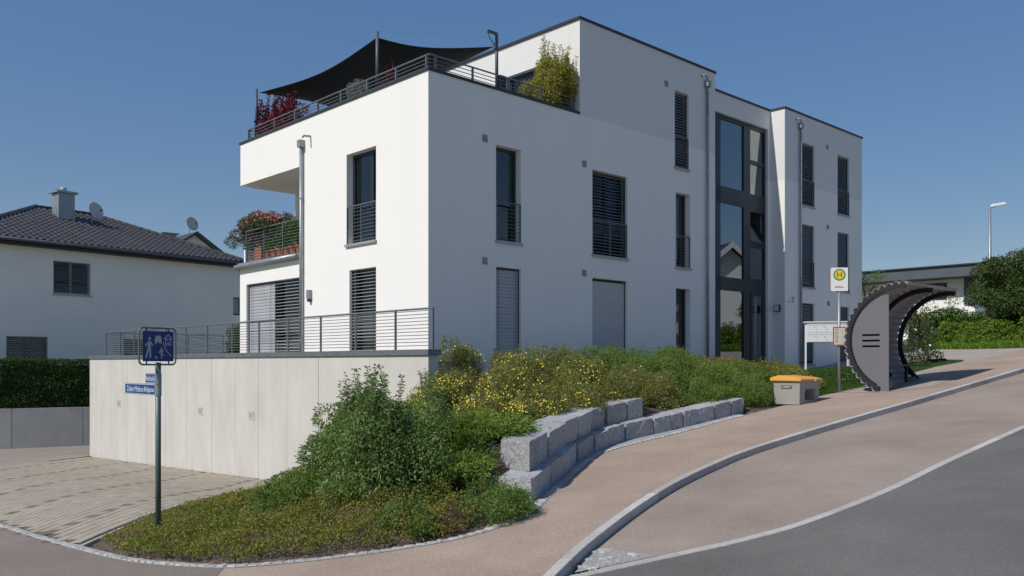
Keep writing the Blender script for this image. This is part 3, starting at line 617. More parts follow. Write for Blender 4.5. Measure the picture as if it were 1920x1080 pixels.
# roof railing
Pl = lambda a, o, z: (.14 - o, a, z); Pr_ = lambda a, o, z: (a, .14 - o, z)
def roof_rail(P, a0, a1, posts):
    fr = MB().tube([P(a0, 0, 8.97), P(a1, 0, 8.97)], .021, 8).build('roof_railing', 'galv', AB)
    for z in (8.70, 8.785, 8.87): MB().tube([P(a0, 0, z), P(a1, 0, z)], .010, 6).build('bar', 'galv', fr)
    for a in posts:
        m = MB(); c0 = P(a - .018, -.025, 8.6); c1 = P(a + .018, .025, 8.955); m.box(min(c0[0], c1[0]), max(c0[0], c1[0]), min(c0[1], c1[1]), max(c0[1], c1[1]), 8.6, 8.955); m.build('post', 'galv', fr)
roof_rail(Pl, .14, 8.9, [.24, 1.4, 2.6, 3.79, 4.93, 6.11, 7.26, 8.46, 8.85]); roof_rail(Pr_, .14, 4.95, [.32, 1.42, 2.55, 3.71, 4.8]); roof_rail(lambda a, o, z: (a, 8.9 + o, z), .14, 4.9, [1.5, 3.0, 4.6])
# balcony: gutter edge and railing
g = MB(); g.tube([(-.11, 5.62, 4.90), (-.11, 9.2, 4.87)], .075, 10); g.build('balcony_gutter', 'zinc', AB, smooth=True)
MB().box(-.06, .08, 5.56, 9.18, 4.86, 4.99).build('balcony_edge', 'zinc', AB)
fr = MB().tube([(.06, 5.56, 5.93), (.06, 8.85, 5.93)], .018, 8).tube([(.06, 8.85, 5.93), (1.75, 8.95, 5.93)], .018, 8).build('balcony_railing', 'galv', AB)
for i in range(10):
    z = 5.06 + i * .084; MB().tube([(.06, 5.56, z), (.06, 8.85, z), (1.75, 8.95, z)], .008, 6).build('bar', 'galv', fr)
for y in (5.6, 6.65, 7.72, 8.83): MB().box(.04, .08, y - .015, y + .015, 5.0, 5.92).build('post', 'galv', fr)
MB().box(.10, .9, 9.0, 9.08, 4.99, 5.42).build('balcony_parapet', 'white', AB); MB().box(.08, .92, 8.98, 9.1, 5.422, 5.46).build('coping', 'coping', AB)

def BL(x, y, z): p = K2 + U2 * x + V2 * y; return (float(p[0]), float(p[1]), z)
# ------------------------------------------------------------------ concrete terrace wall, terrace, railing
TW = empty('terrace_wall', (*wallp(0)[:2], 0), ANG, 'tall pale fair-faced concrete retaining wall below the terrace', 'wall')
JT = [-1.59, 2.6, 5.58, 8.37, 11.68, 14.94, 18.05, 18.74]
def zbase(t): return -1.6
for a, b in zip(JT, JT[1:]):
    MB().box(.001, .26, a + .006, b - .006, -1.9, 2.17).build('concrete_panel', 'conc', TW, bevel=.008)
MB().box(.03, .24, JT[0] + .02, JT[-1] - .02, -1.9, 2.165).build('joint_core', 'joint', TW)
MB().box(-.04, .30, -1.63, 18.78, 2.172, 2.29).build('cap', 'galv', TW, bevel=.004)
for t in (.5, 4.1, 6.9, 10.1, 13.2, 16.5): MB().box(-.003, .0, t - .012, t + .012, -1.5, 2.168).build('formwork_mark', 'conc', TW)
for txt, t in (('W2', 15.7), ('W5', 9.1), ('W3', 5.95), ('W7', 2.72)): lettering(txt, .34, .24, (-.006, t, .62), (0, -1, 0), (0, 0, 1), 'stain', TW)
tp = [(-.97, -1.34), (-.001, -1.34), (-.001, 9.16), (9, 9.3), (9, 22), (-.97, 18.7)]
tag(MB().prism(tp, lambda a, b, d: BL(a, b, d), 1.80, 2.05).build('terrace', 'plaza'), kind='structure')
MB().box(.26, 1.24, -1.55, -1.35, -1.0, 1.62).build('concrete_panel', 'conc', TW)
TR = empty('terrace_railing', (*wallp(0)[:2], 0), ANG, 'long grey horizontal-bar railing on top of the concrete terrace wall', 'railing')
ZB, ZT = 2.34, 3.12
MB().tube([(.12, -1.60, ZT), (.12, 17.3, ZT)], .021, 8).build('handrail', 'galv', TR)
MB().tube([(.12, 17.3, ZT), (4.5, 17.3, ZT)], .021, 8).build('handrail', 'galv', TR)
for i in range(11):
    z = ZB + .03 + i * .071; MB().tube([(.12, -1.58, z), (.12, 17.3, z)], .008, 6).build('bar', 'galv', TR); MB().tube([(.12, 17.3, z), (4.5, 17.3, z)], .008, 6).build('bar', 'galv', TR)
for t in (-1.58, -.31, 1.2, 2.69, 4.24, 5.76, 7.31, 8.91, 10.41, 11.9, 13.3, 14.6, 15.9, 17.3): MB().box(.10, .14, t - .016, t + .016, 2.291, ZT - .015).build('post', 'galv', TR)
for x in (1.6, 3.1, 4.5): MB().box(x - .016, x + .016, 17.28, 17.32, 2.05, ZT - .015).build('post', 'galv', TR)

# ------------------------------------------------------------------ sun sail on the roof
SS = empty('sun_sail', (K2[0], K2[1], 7.9), ANG, 'navy blue four-cornered sun sail stretched over the roof terrace', 'sun sail')
cA, cB, cC, cD = [np.array(p) for p in ((.45, 8.80, 2.24), (.55, 2.80, 2.28), (2.62, .75, 2.02), (3.9, 8.3, 1.95))]
n = 20; v = []
for i in range(n + 1):
    for j in range(n + 1):
        a, b = i / n, j / n; sag = .0
        p = (cA * (1 - a) + cB * a) * (1 - b) + (cD * (1 - a) + cC * a) * b
        ctr = (cA + cB + cC + cD) / 4; pull = .13 * (4 * a * (1 - a) * (1 - 2 * min(b, 1 - b)) ** 2) + .13 * (4 * b * (1 - b) * (1 - 2 * min(a, 1 - a)) ** 2)
        p = p + (ctr - p) * pull; p[2] -= .28 * math.sin(math.pi * a) * math.sin(math.pi * b) + .12 * math.sin(math.pi * a) * (1 - b); v.append(p)
f = [(i * (n + 1) + j, (i + 1) * (n + 1) + j, (i + 1) * (n + 1) + j + 1, i * (n + 1) + j + 1) for i in range(n) for j in range(n)]
sl = MB().add(v, f).build('fabric', 'sail', SS, smooth=True)
md = sl.modifiers.new('thickness', 'SOLIDIFY'); md.thickness = .012
for q, h in ((cA + np.array([-.07, .05, 0]), 2.34), (cB + np.array([-.02, -.05, 0]), 2.40), (cC + np.array([.08, -.05, 0]), 2.36), (cD + np.array([.1, .1, 0]), 2.1)):
    ml = MB().tube([(q[0], q[1], 0), (q[0], q[1], 1.0)], .055, 10).tube([(q[0], q[1], 1.0), (q[0], q[1], h)], .042, 10).build('mast', 'fascia', SS, smooth=True)
q = cC + np.array([.08, -.05, 0])
MB().box(q[0] - .32, q[0] + .02, q[1] - .03, q[1] + .03, 2.31, 2.37).tube([(q[0] - .3, q[1], 2.33), (q[0] - .24, q[1], 2.18), (q[0] - .1, q[1], 2.08)], .012).box(q[0] - .09, q[0] - .04, q[1] - .05, q[1] + .05, 1.96, 2.08).build('pulley_arm', 'fascia', SS)
MB().box(q[0] + .05, q[0] + .26, q[1] - .08, q[1] + .08, 1.0, 1.32).build('winch_box', 'black', SS)
for a, b in ((cA + np.array([-.07, .05, .08]), cB + np.array([0, 0, .18])), (cB + np.array([0, 0, .15]), cC + np.array([0, 0, .25]))): MB().tube([a, b], .0022, 5).build('stay_wire', 'galv', SS)

# ------------------------------------------------------------------ vegetation helpers
def unit(v): return v / (np.linalg.norm(v, axis=1, keepdims=True) + 1e-9)
def leaf_arrays(P, Nn, L, Wd, out=.6, up=.2, droop=.15, fold=.18):
    """P leaf roots, Nn outward normals -> vertices, quads of bent diamond leaves"""
    n = len(P); L = np.broadcast_to(L, (n,)) * rng.uniform(.65, 1.25, n); Wd = np.broadcast_to(Wd, (n,)) * rng.uniform(.7, 1.2, n)
    d = unit(Nn * out + rng.normal(0, 1, (n, 3)) * .7 + np.array([0, 0, up])); s = unit(np.cross(d, unit(Nn + rng.normal(0, .6, (n, 3))))); nn = np.cross(s, d)
    tip = P + d * L[:, None] - np.array([0, 0, 1]) * (droop * L)[:, None]; mid = P + d * (L * .5)[:, None]
    a = mid + s * (Wd / 2)[:, None] + nn * (fold * Wd)[:, None]; b = mid - s * (Wd / 2)[:, None] + nn * (fold * Wd)[:, None]
    v = np.stack([P, a, tip, b], 1).reshape(-1, 3); f = np.arange(n * 4).reshape(n, 4); return v, f
def join_arrays(parts):
    vs, fs, k = [], [], 0
    for v, f in parts: vs.append(v); fs.append(f + k); k += len(v)
    return np.concatenate(vs), np.concatenate(fs)
def clump_points(clumps, dens, inner=.55):
    P, Nn = [], []
    for (cx, cy, cz, rx, ry, rz) in clumps:
        n = max(20, int(dens * (rx * ry + ry * rz + rx * rz) / 3 * 12.6)); d = unit(rng.normal(0, 1, (n, 3))); r = rng.uniform(inner, 1, (n, 1)) ** .6
        r *= 1 + .18 * np.sin(d[:, :1] * 5 + cx * 9) * np.cos(d[:, 1:2] * 6 + cy * 7)
        P.append(np.array([cx, cy, cz]) + d * r * np.array([rx, ry, rz])); Nn.append(d)
    return np.concatenate(P), np.concatenate(Nn)
def dome_clumps(x, y, z, r, h, n, cr=.35, sq=1., flat=.8):
    """clumps scattered over a dome of radius r, height h"""
    out = []
    for i in range(n):
        a = random.random() * 6.283; u = random.random() ** .6; e = random.uniform(.05, 1.0)
        rr = r * (1 - cr * .7) * math.sqrt(max(0, 1 - (e * .95) ** 2)) * (.55 + .45 * u)
        s = cr * r * random.uniform(.7, 1.25); out.append((x + rr * math.cos(a), y + rr * math.sin(a) * sq, z + (h - s * flat) * e * random.uniform(.8, 1.02), s, s, s * flat))
    return out
def stems(m, x, y, z, tips, r=.012):
    for (tx, ty, tz) in tips:
        mid = (x * .4 + tx * .6 + random.uniform(-.05, .05), y * .4 + ty * .6 + random.uniform(-.05, .05), z + (tz - z) * .55); m.tube([(x + random.uniform(-.08, .08), y + random.uniform(-.08, .08), z - .05), mid, (tx, ty, tz)], [r * 1.6, r, r * .4], 5, cap=False)
def shrub(name, label, cat, x, y, z, clumps, dens, L, Wd, mat, group=None, flowers=None, shoots=0, out=.6, up=.2, droop=.15, shoot_h=.35, cut_ground=True, stem=True, kind=None, inner=.55):
    root = empty(name, (0, 0, 0), 0, label, cat, group)
    root.location = (x, y, z)
    P, Nn = clump_points(clumps, dens, inner)
    if cut_ground:
        g = bedz(P[:, 0], P[:, 1]) if cut_ground is True else np.full(len(P), cut_ground); k = P[:, 2] > g + .01; P, Nn = P[k], Nn[k]
    parts = [leaf_arrays(P, Nn, L, Wd, out, up, droop)]
    sm_ = MB()
    if shoots:
        tops = sorted(clumps, key=lambda c: -c[2] - c[5])[:max(3, len(clumps) // 3)]
        for i in range(shoots):
            c = random.choice(tops); bx, by, bz_ = c[0] + random.uniform(-.7, .7) * c[3], c[1] + random.uniform(-.7, .7) * c[4], c[2] + c[5] * .5
            h = shoot_h * random.uniform(.5, 1.2); ex, ey = random.uniform(-.3, .3) * h, random.uniform(-.3, .3) * h; nn = int(6 + h * 26)
            t = np.linspace(.05, 1, nn); pp = np.stack([bx + ex * t, by + ey * t, bz_ + h * t], 1); a = np.arange(nn) * 2.4; no = np.stack([np.cos(a), np.sin(a), .2 + 0 * a], 1)
            pp = np.concatenate([pp, pp]); no = np.concatenate([no, no * np.array([-1, -1, 1])]); parts.append(leaf_arrays(pp, no, L * 1.15, Wd * 1.1, 2.2, .3, .25)); sm_.tube([(bx, by, bz_ - .1), (bx + ex, by + ey, bz_ + h)], [.006, .002], 4, cap=False)
    v, f = join_arrays(parts); v = v - np.array([x, y, z])
    cr = np_mesh('foliage', v, f, mat, root); tag(cr, kind=kind)
    if stem:
        stems(sm_, x, y, z, [(c[0], c[1], c[2]) for c in clumps[:10]])
    if sm_.v: sm_.v = [(a - x, b - y, c - z) for a, b, c in sm_.v]; tag(sm_.build('stems', 'twig', root, fix=False), kind='stuff')
    if flowers:
        nf, fs, fm = flowers; k = rng.choice(len(P), min(nf, len(P)), replace=False); k = k[(Nn[k, 2] > -.2)]; k = k[np.array([noise.noise(Vector(P[q] * 3.2)) for q in k]) > -.08]; q = P[k] + Nn[k] * .05; no = unit(Nn[k] + np.array([-.4, -.5, .5]) + rng.normal(0, .4, (len(k), 3)))
        a = unit(np.cross(no, rng.normal(0, 1, (len(k), 3)))); b = np.cross(no, a); sz = fs * rng.uniform(.6, 1.2, (len(k), 1)); vv = []
        for j in range(5): t = j * 1.2566; vv.append(q + (a * math.cos(t) + b * math.sin(t)) * sz); t += .628; vv.append(q + (a * math.cos(t) + b * math.sin(t)) * sz * .62 - no * .004)
        vv = np.stack(vv, 1).reshape(-1, 3) - np.array([x, y, z]); ff = np.arange(len(k) * 10).reshape(-1, 10); tag(np_mesh('flowers', vv, ff, fm, root), kind='stuff')
    return root
M['l_dark'] = leafmat('dark_shrub_leaf', [(.042, .080, .020), (.082, .142, .034), (.130, .195, .055), (.18, .225, .10)], .25)
M['l_poten'] = leafmat('potentilla_leaf', [(.075, .095, .024), (.128, .150, .038), (.185, .190, .056), (.16, .13, .062)], .3, patch=1.5)
M['l_jun'] = leafmat('juniper_leaf', [(.055, .098, .016), (.115, .175, .028), (.185, .245, .045)], .2)
M['l_coto'] = leafmat('cotoneaster_leaf', [(.062, .105, .022), (.112, .168, .036), (.165, .215, .052)], .3, patch=1.2)
M['l_ground'] = leafmat('groundcover_leaf', [(.075, .118, .020), (.125, .150, .026), (.175, .160, .032), (.185, .125, .050)], .3, patch=1.8)
M['l_green'] = leafmat('dwarf_shrub_leaf', [(.055, .100, .022), (.100, .160, .034), (.150, .212, .050)], .3)
M['l_brown'] = leafmat('dry_twig', [(.07, .045, .03), (.12, .075, .05), (.10, .08, .03)], .1)
M['l_hedge'] = leafmat('hedge_leaf', [(.026, .058, .014), (.050, .105, .024), (.085, .150, .030)], .3)
M['l_laurel'] = leafmat('laurel_leaf', [(.045, .115, .016), (.080, .175, .024), (.14, .25, .04)], .35)
M['l_fern'] = leafmat('tall_herb_leaf', [(.10, .19, .02), (.17, .28, .032), (.24, .34, .05)], .4)
M['l_tree'] = leafmat('tree_leaf', [(.034, .068, .016), (.068, .115, .026), (.115, .165, .040)], .3)
M['l_yel'] = leafmat('golden_leaf', [(.12, .15, .02), (.21, .22, .035), (.24, .15, .05)], .35)
M['l_red'] = leafmat('crimson_leaf', [(.07, .008, .012), (.16, .012, .025), (.26, .02, .04)], .3)
M['l_silver'] = leafmat('silver_leaf', [(.20, .24, .20), (.30, .34, .29)], .2)
M['l_ole'] = leafmat('oleander_leaf', [(.05, .09, .03), (.10, .145, .05), (.14, .17, .08)], .3)
M['f_yel'] = pm('yellow_petal', (.74, .60, .05), .6, .1, 30); M['f_pink'] = pm('pink_petal', (.62, .10, .17), .6, .2, 30); M['f_white'] = pm('white_petal', (.75, .74, .70), .6, .05, 30); M['f_red'] = pm('red_petal', (.45, .02, .05), .6, .1, 30)
M['soil2'] = pm('bark_chip', (.17, .13, .10), .95, .4, 30, c2=(.26, .22, .18))

# ------------------------------------------------------------------ granite block wall
GB = empty('granite_block_wall', (0, 0, 0), 0, 'curved two-course wall of rough grey granite blocks beside the pavement', 'wall')
LOWB = [(.26, 11.81), (.60, 13.01), (.82, 13.76), (1.14, 15.02), (1.53, 16.10), (1.84, 16.58), (2.25, 17.15), (2.91, 17.68), (3.33, 18.05), (3.63, 18.34), (3.96, 18.62), (4.46, 19.14), (4.96, 19.60), (5.34, 19.88)]
UPB = [(.24, 12.32), (.41, 12.92), (.56, 13.48), (.93, 14.75), (1.18, 15.55), (1.52, 16.55), (1.87, 17.15), (2.34, 17.58), (2.73, 17.92)]
def block(p, q, z0, z1, depth, seed, nd0=None, nd1=None):
    a = np.array(p); b = np.array(q); d = (b - a) / np.linalg.norm(b - a); n0 = np.array(nd0) if nd0 is not None else np.array([-d[1], d[0]]); n1 = np.array(nd1) if nd1 is not None else np.array([-d[1], d[0]])
    a = a + d * .02 + np.array([-d[1], d[0]]) * random.uniform(-.02, .025); b = b - d * .02 + np.array([-d[1], d[0]]) * random.uniform(-.02, .025); nx, ny, nz = 5, 4, 4; V = {}; vs = []; fs = []
    def vert(i, j, k):
        if (i, j, k) in V: return V[(i, j, k)]
        s, t, u = i / nx, j / ny, k / nz; w = (a + n0 * depth * t) * (1 - s) + (b + n1 * depth * t) * s; zb = z0[0] * (1 - s) + z0[1] * s; zt = z1[0] * (1 - s) + z1[1] * s
        P = Vector((w[0], w[1], zb + (zt - zb) * u)); ed = sum((c in (0, m)) for c, m in ((i, nx), (j, ny), (k, nz)))
        nv = noise.noise_vector(P * 6.5 + Vector((seed * 3.1, seed, 0))) * .014 + noise.noise_vector(P * 17 + Vector((seed, 0, 0))) * .010
        P += nv
        if ed >= 2:
            c = Vector((*((a + b) / 2 + (n0 + n1) / 2 * depth / 2), (sum(z0) + sum(z1)) / 4)); P += (c - P) * (.016 if ed == 2 else .03) * random.uniform(.2, 1.4)
        V[(i, j, k)] = len(vs); vs.append(tuple(P)); return V[(i, j, k)]
    for i in range(nx):
        for j in range(ny): fs += [(vert(i, j, 0), vert(i, j + 1, 0), vert(i + 1, j + 1, 0), vert(i + 1, j, 0)), (vert(i, j, nz), vert(i + 1, j, nz), vert(i + 1, j + 1, nz), vert(i, j + 1, nz))]
        for k in range(nz): fs += [(vert(i, 0, k), vert(i + 1, 0, k), vert(i + 1, 0, k + 1), vert(i, 0, k + 1)), (vert(i, ny, k), vert(i, ny, k + 1), vert(i + 1, ny, k + 1), vert(i + 1, ny, k))]
    for j in range(ny):
        for k in range(nz): fs += [(vert(0, j, k), vert(0, j, k + 1), vert(0, j + 1, k + 1), vert(0, j + 1, k)), (vert(nx, j, k), vert(nx, j + 1, k), vert(nx, j + 1, k + 1), vert(nx, j, k + 1))]
    return MB().add(vs, fs).build('granite_block', 'granite', GB)
for i in range(len(LOWB) - 1):
    p, q = LOWB[i], LOWB[i + 1]; h = random.uniform(-.015, .02)
    block(p, q, (zr(*p) - .12, zr(*q) - .12), (zr(*p) + .33 + h, zr(*q) + .33 + h), .5, i, (-.93, .36) if i == 0 else None)
for i in range(len(UPB) - 1):
    p, q = UPB[i], UPB[i + 1]; h = random.uniform(-.02, .025)
    block(p, q, (zr(*p) + .345, zr(*q) + .345), (zr(*p) + .75 + h, zr(*q) + .75 + h), .55, i + 40, (-.76, .65) if i == 0 else None)

# ------------------------------------------------------------------ residential street sign with name plates
SP = (-4.94, 12.1); sz = zr(*SP)
SG_ = empty('traffic_sign', (*SP, sz), 0, 'blue residential street sign with framed pictograms on a grey-green pole', 'sign')
HH = 2.44
MB().tube([(0, 0, -.1), (0, 0, HH + .02)], .038, 14).build('pole', 'pole', SG_, smooth=True)
sd = Vector((.574, .819, 0)); snv = Vector((.819, -.574, 0)); hw, hh, zc = .235, .21, HH + .245
def SPt(a, b, d): return tuple(Vector((0, 0, zc)) + sd * a + Vector((0, 0, b)) + snv * d)
def round_rect(w, h, r, n=5):
    out = []
    for cx, cy, a0 in ((w - r, h - r, 0), (-w + r, h - r, 90), (-w + r, -h + r, 180), (w - r, -h + r, 270)):
        for k in range(n + 1): t = R(a0 + 90 * k / n); out.append((cx + r * math.cos(t), cy + r * math.sin(t)))
    return out
pan = MB().prism(round_rect(hw, hh, .015), SPt, .0, .006).build('panel', 'blue', SG_)
rr_ = round_rect(hw + .045, hh + .045, .06); rr_.append(rr_[0]); rr_.append(rr_[1]); MB().tube([SPt(a, b, -.012) for a, b in rr_], .013, 8, cap=False).build('frame', 'pole', SG_, smooth=True)
for a in (-.17, .17):
    for b in (-hh - .02, hh + .02): MB().tube([SPt(a, b - .035, -.012), SPt(a, b + .035, -.012)], .011, 6).build('clip', 'black', SG_)
def picto(polys): 
    m = MB()
    for p in polys: m.prism([(-a, b) if False else (a, b) for a, b in p], SPt, .0065, .0085)
    return m.build('pictogram', 'picto', pan)
def disc(cx, cy, r, n=12): return [(cx + r * math.cos(2 * math.pi * k / n), cy + r * math.sin(2 * math.pi * k / n)) for k in range(n)]
def seg(x0, y0, x1, y1, w): d = Vector((x1 - x0, y1 - y0)).normalized(); n = Vector((-d.y, d.x)) * w / 2; return [(x0 - n.x, y0 - n.y), (x1 - n.x, y1 - n.y), (x1 + n.x, y1 + n.y), (x0 + n.x, y0 + n.y)]
picto([disc(-.135, .105, .022), [(-.155, .07), (-.12, .075), (-.115, .0), (-.16, .0)], seg(-.155, .06, -.195, .0, .02), seg(-.12, .06, -.085, .01, .018), seg(-.145, .0, -.19, -.16, .026), seg(-.128, .0, -.125, -.165, .026)])
picto([disc(.045, -.035, .016), [(.03, -.055), (.06, -.055), (.06, -.105), (.035, -.105)], seg(.032, -.06, .005, -.09, .014), seg(.058, -.065, .085, -.06, .014), seg(.045, -.1, .045, -.17, .016), seg(.05, -.1, .09, -.13, .016)])
picto([disc(-.035, -.155, .016)])
picto([[(-.055, .105), (.045, .105), (.05, .075), (.045, .055), (-.055, .055), (-.06, .075)], [(-.04, .150), (.03, .150), (.045, .1055), (-.055, .1055)], disc(-.04, .045, .012), disc(.03, .045, .012)])
picto([seg(.11, .02, .11, .12, .012), seg(.19, .02, .19, .12, .012), seg(.10, .02, .20, .02, .012), seg(.088, .105, .15, .165, .014), seg(.15, .165, .212, .105, .014), seg(.15, .03, .15, .06, .022), seg(.125, .10, .145, .10, .022), seg(.158, .10, .178, .10, .022)])
picto([seg(.075, .06, .085, .02, .013), seg(.085, .02, .115, -.05, .013), seg(.115, -.05, .20, -.14, .013)])
# street name plates along the side street
pdv = Vector((-.6868, .7268, 0)); pnv = Vector((-.7268, -.6868, 0))
def plate(txt, L, h, zc_, tw):
    P = lambda a, b, d: tuple(Vector((0, 0, zc_)) + pdv * (.03 + a) + Vector((0, 0, b)) + pnv * d)
    pl = MB().prism([(0, -h / 2), (L, -h / 2), (L, h / 2), (0, h / 2)], P, -.004, .004).build('street_name_plate', 'blue2', SG_)
    for dd in (.0048, -.0058): MB().prism([(.01, -h / 2 + .006), (L - .006, -h / 2 + .006), (L - .006, -h / 2 + .012), (.01, -h / 2 + .012)], P, dd, dd + .001).prism([(.01, h / 2 - .012), (L - .006, h / 2 - .012), (L - .006, h / 2 - .006), (.01, h / 2 - .006)], P, dd, dd + .001).prism([(L - .016, -h / 2 + .0121), (L - .006, -h / 2 + .0121), (L - .006, h / 2 - .0121), (L - .016, h / 2 - .0121)], P, dd, dd + .001).build('plate_border', 'signwhite', pl)
    words = txt.split(); tot = sum(len(w) for w in words) + .8 * (len(words) - 1); a = L / 2 + .01 + tw / 2
    for w in words:
        ww = tw * len(w) / tot; lettering(w, ww, h * (.50 if 'g' not in w else .56), P(a - ww / 2, -.0 if 'g' not in w else -.008, .006), tuple(-pdv), (0, 0, 1), 'signwhite', pl); a -= ww + tw * .8 / tot
    m = MB().tube([(0, 0, zc_ - h / 2), (0, 0, zc_ + h / 2)], .046, 12); m.build('bracket', 'zinc', SG_)
plate('Rebhalde', .44, .145, HH - .205, .36); plate('Zufahrt Mittlere Bildgasse', 1.24, .16, HH - .365, 1.04)

# ------------------------------------------------------------------ bus stop sign
BP = (8.39, 22.23); bz0 = zr(*BP)
BS = empty('bus_stop_sign', (*BP, bz0), 0, 'white bus stop sign with green and yellow H above a red-framed timetable', 'sign')
MB().tube([(0, 0, -.1), (0, 0, 2.62)], .036, 12).build('pole', 'zinc', BS, smooth=True)
bd = Vector((.985, -.17, 0)); bn = Vector((-.17, -.985, 0))
def BPt(a, b, d): return tuple(Vector((0, 0, 2.90)) + bd * a + Vector((0, 0, b)) + bn * d)
brd = MB().prism(round_rect(.21, .30, .03), BPt, -.0, .05).build('sign_board', 'signwhite', BS, smooth=False)
MB().prism(round_rect(.212, .302, .03), BPt, -.05, -.001).build('sign_back', 'signred', BS)
def ring(r0, r1, n=32): return [(r1 * math.cos(2 * math.pi * k / n), .115 + r1 * math.sin(2 * math.pi * k / n)) for k in range(n)]
MB().prism(ring(0, .150), BPt, .0505, .052).build('green_disc', 'signgreen', brd); MB().prism(ring(0, .118), BPt, .0525, .054).build('yellow_disc', 'signyellow', brd)
MB().prism(seg(-.05, .04, -.05, .19, .024), BPt, .0545, .056).prism(seg(.05, .04, .05, .19, .024), BPt, .0545, .056).prism(seg(-.038, .115, .038, .115, .022), BPt, .0545, .056).build('letter_h', 'signgreen', brd)
MB().prism([(-.13, -.205), (-.09, -.185), (.0, -.18), (.09, -.195), (.13, -.21), (.02, -.212), (-.06, -.205), (-.1, -.22)], BPt, .0505, .052).build('operator_mark', 'signred', brd)
tb = MB().prism(round_rect(.16, .24, .012), lambda a, b, d: BPt(a + .0, b - 1.46, d), .04, .06).build('timetable_frame', 'signred', BS)
pp_ = MB().prism(round_rect(.135, .212, .004), lambda a, b, d: BPt(a, b - 1.46, d), .0605, .062).build('timetable', 'paper', tb)
m = MB()
for q in range(14):
    w_ = random.uniform(.05, .11); b = .18 - q * .026; m.prism([(-.11, b), (-.11 + w_, b), (-.11 + w_, b + .008 + (.006 if q % 4 == 0 else 0)), (-.11, b + .008 + (.006 if q % 4 == 0 else 0))], lambda a, b2, d: BPt(a, b2 - 1.46, d), .0625, .0632)
    if q % 3: m.prism([(.03, b), (.03 + random.uniform(.03, .08), b), (.08, b + .006), (.03, b + .006)], lambda a, b2, d: BPt(a, b2 - 1.46, d), .0625, .0632)
tag(m.build('print_lines', 'ink', tb), kind='stuff')

# ------------------------------------------------------------------ bus shelter
SH0 = (9.22, 21.26); shz = zr(*SH0)
BH = empty('bus_shelter', (*SH0, shz), ANG - math.pi / 2, 'grey bus shelter with curved corrugated metal roof and slotted side panel', 'bus shelter')
# local: +y = along the street (u), +x = towards the street (-v)
CR, CXs, CZs = 1.36, .33, 1.26
def arc(t, r=CR): return (CXs + r * math.cos(t), CZs + r * math.sin(t))
T0, T1 = R(180 + 66), R(81)
def gslope(y): return .097 * y
nA = 420; LEN = 3.05; v = []; f = []
for i in range(nA + 1):
    t = T0 + (T1 - T0) * i / nA; s_ = (T0 - t) * CR; r = CR - .025 + .085 * abs(math.sin(s_ / .175 * math.pi)) ** .8; x, z = arc(t, r)
    x2, z2 = arc(t, r + .006)
    for y in (-.075, LEN + .1): v.append((x, y, z))
    for y in (-.075, LEN + .1): v.append((x2, y, z2))
for i in range(nA):
    a = i * 4; b = a + 4; f += [(a, a + 1, b + 1, b), (a + 2, b + 2, b + 3, a + 3), (a, b, b + 2, a + 2), (a + 1, a + 3, b + 3, b + 1)]
MB().add(v, f).build('corrugated_shell', 'shelld', BH, smooth=True)
def rib(y, t0=T0, t1=T1, dp=.13):
    m = MB(); n = 30; v = []
    for i in range(n + 1):
        t = t0 + (t1 - t0) * i / n
        for r, yy in ((CR - .005, y - .03), (CR - .005, y + .03), (CR - dp, y + .03), (CR - dp, y - .03)): x, z = arc(t, r); v.append((x, yy, z))
    f = [(i * 4 + j, i * 4 + (j + 1) % 4, (i + 1) * 4 + (j + 1) % 4, (i + 1) * 4 + j) for i in range(n) for j in range(4)] + [(3, 2, 1, 0), tuple(n * 4 + j for j in range(4))]
    return m.add(v, f).build('rib', 'black', BH)
rib(-.032, T0, R(85), .10); rib(LEN / 2, R(180 + 45), R(83)); rib(LEN, R(180 + 45), R(83))
# foot of the far rib
MB().tube([(arc(R(225), CR - .1)[0], LEN, arc(R(225), CR - .1)[1]), (-.42, LEN, .22)], .04, 8).build('rib_foot', 'black', BH)
# side panel with stepped back edge and slots
ed = []
for i in range(31):
    t = R(180 + 62) + (R(100) - R(180 + 62)) * i / 30; x, z = arc(t, CR - .125); ed.append((x, z))
ed = [(x, z) for x, z in ed if x < .015]
slots = [(-.64, -.20, 1.37 - .14 * k, 1.42 - .14 * k) for k in range(3)]
m = MB(); zs = sorted({0., 2.38} | {q for s in slots for q in s[2:]})
def xl(z):
    best = [x for x, zz in ed]; zz_ = [q[1] for q in ed]; return float(np.interp(z, zz_, best))
for z0, z1 in zip(zs, zs[1:]):
    ns = max(1, int((z1 - z0) / .06)); hole = any(s[2] <= z0 + 1e-6 and z1 <= s[3] + 1e-6 for s in slots)
    for k in range(ns):
        a, b = z0 + (z1 - z0) * k / ns, z0 + (z1 - z0) * (k + 1) / ns
        for (e0, e1, f0, f1) in ([(xl(a), -.64, xl(b), -.64), (-.20, .02, -.20, .02)] if hole else [(xl(a), .02, xl(b), .02)]):
            m.add([(e0, 0, a), (e1, 0, a), (f1, 0, b), (f0, 0, b), (e0, .03, a), (e1, .03, a), (f1, .03, b), (f0, .03, b)], [(0, 1, 2, 3), (7, 6, 5, 4), (0, 3, 7, 4), (1, 5, 6, 2)] + ([(0, 4, 5, 1)] if k == 0 else []) + ([(3, 2, 6, 7)] if k == ns - 1 else []))
m.build('side_panel', 'shelter', BH, fix=False)
for s in slots: MB().box(s[0], s[1], .05, .06, s[2] - .02, s[3] + .02).build('slot_dark_sheet', 'dark', BH)  # added near-black sheets, shade behind the slots put into the colour
MB().box(-.52, -.12, .15, LEN - .1, .62, .66).box(-.50, -.44, .5, .56, .0, .62).box(-.50, -.44, 2.2, 2.26, .2, .62).build('bench', 'black', BH)
MB().tube([(-.2, LEN - .0, .78), (.25, LEN - .0, .80)], .025, 8).build('arm_rail', 'black', BH)
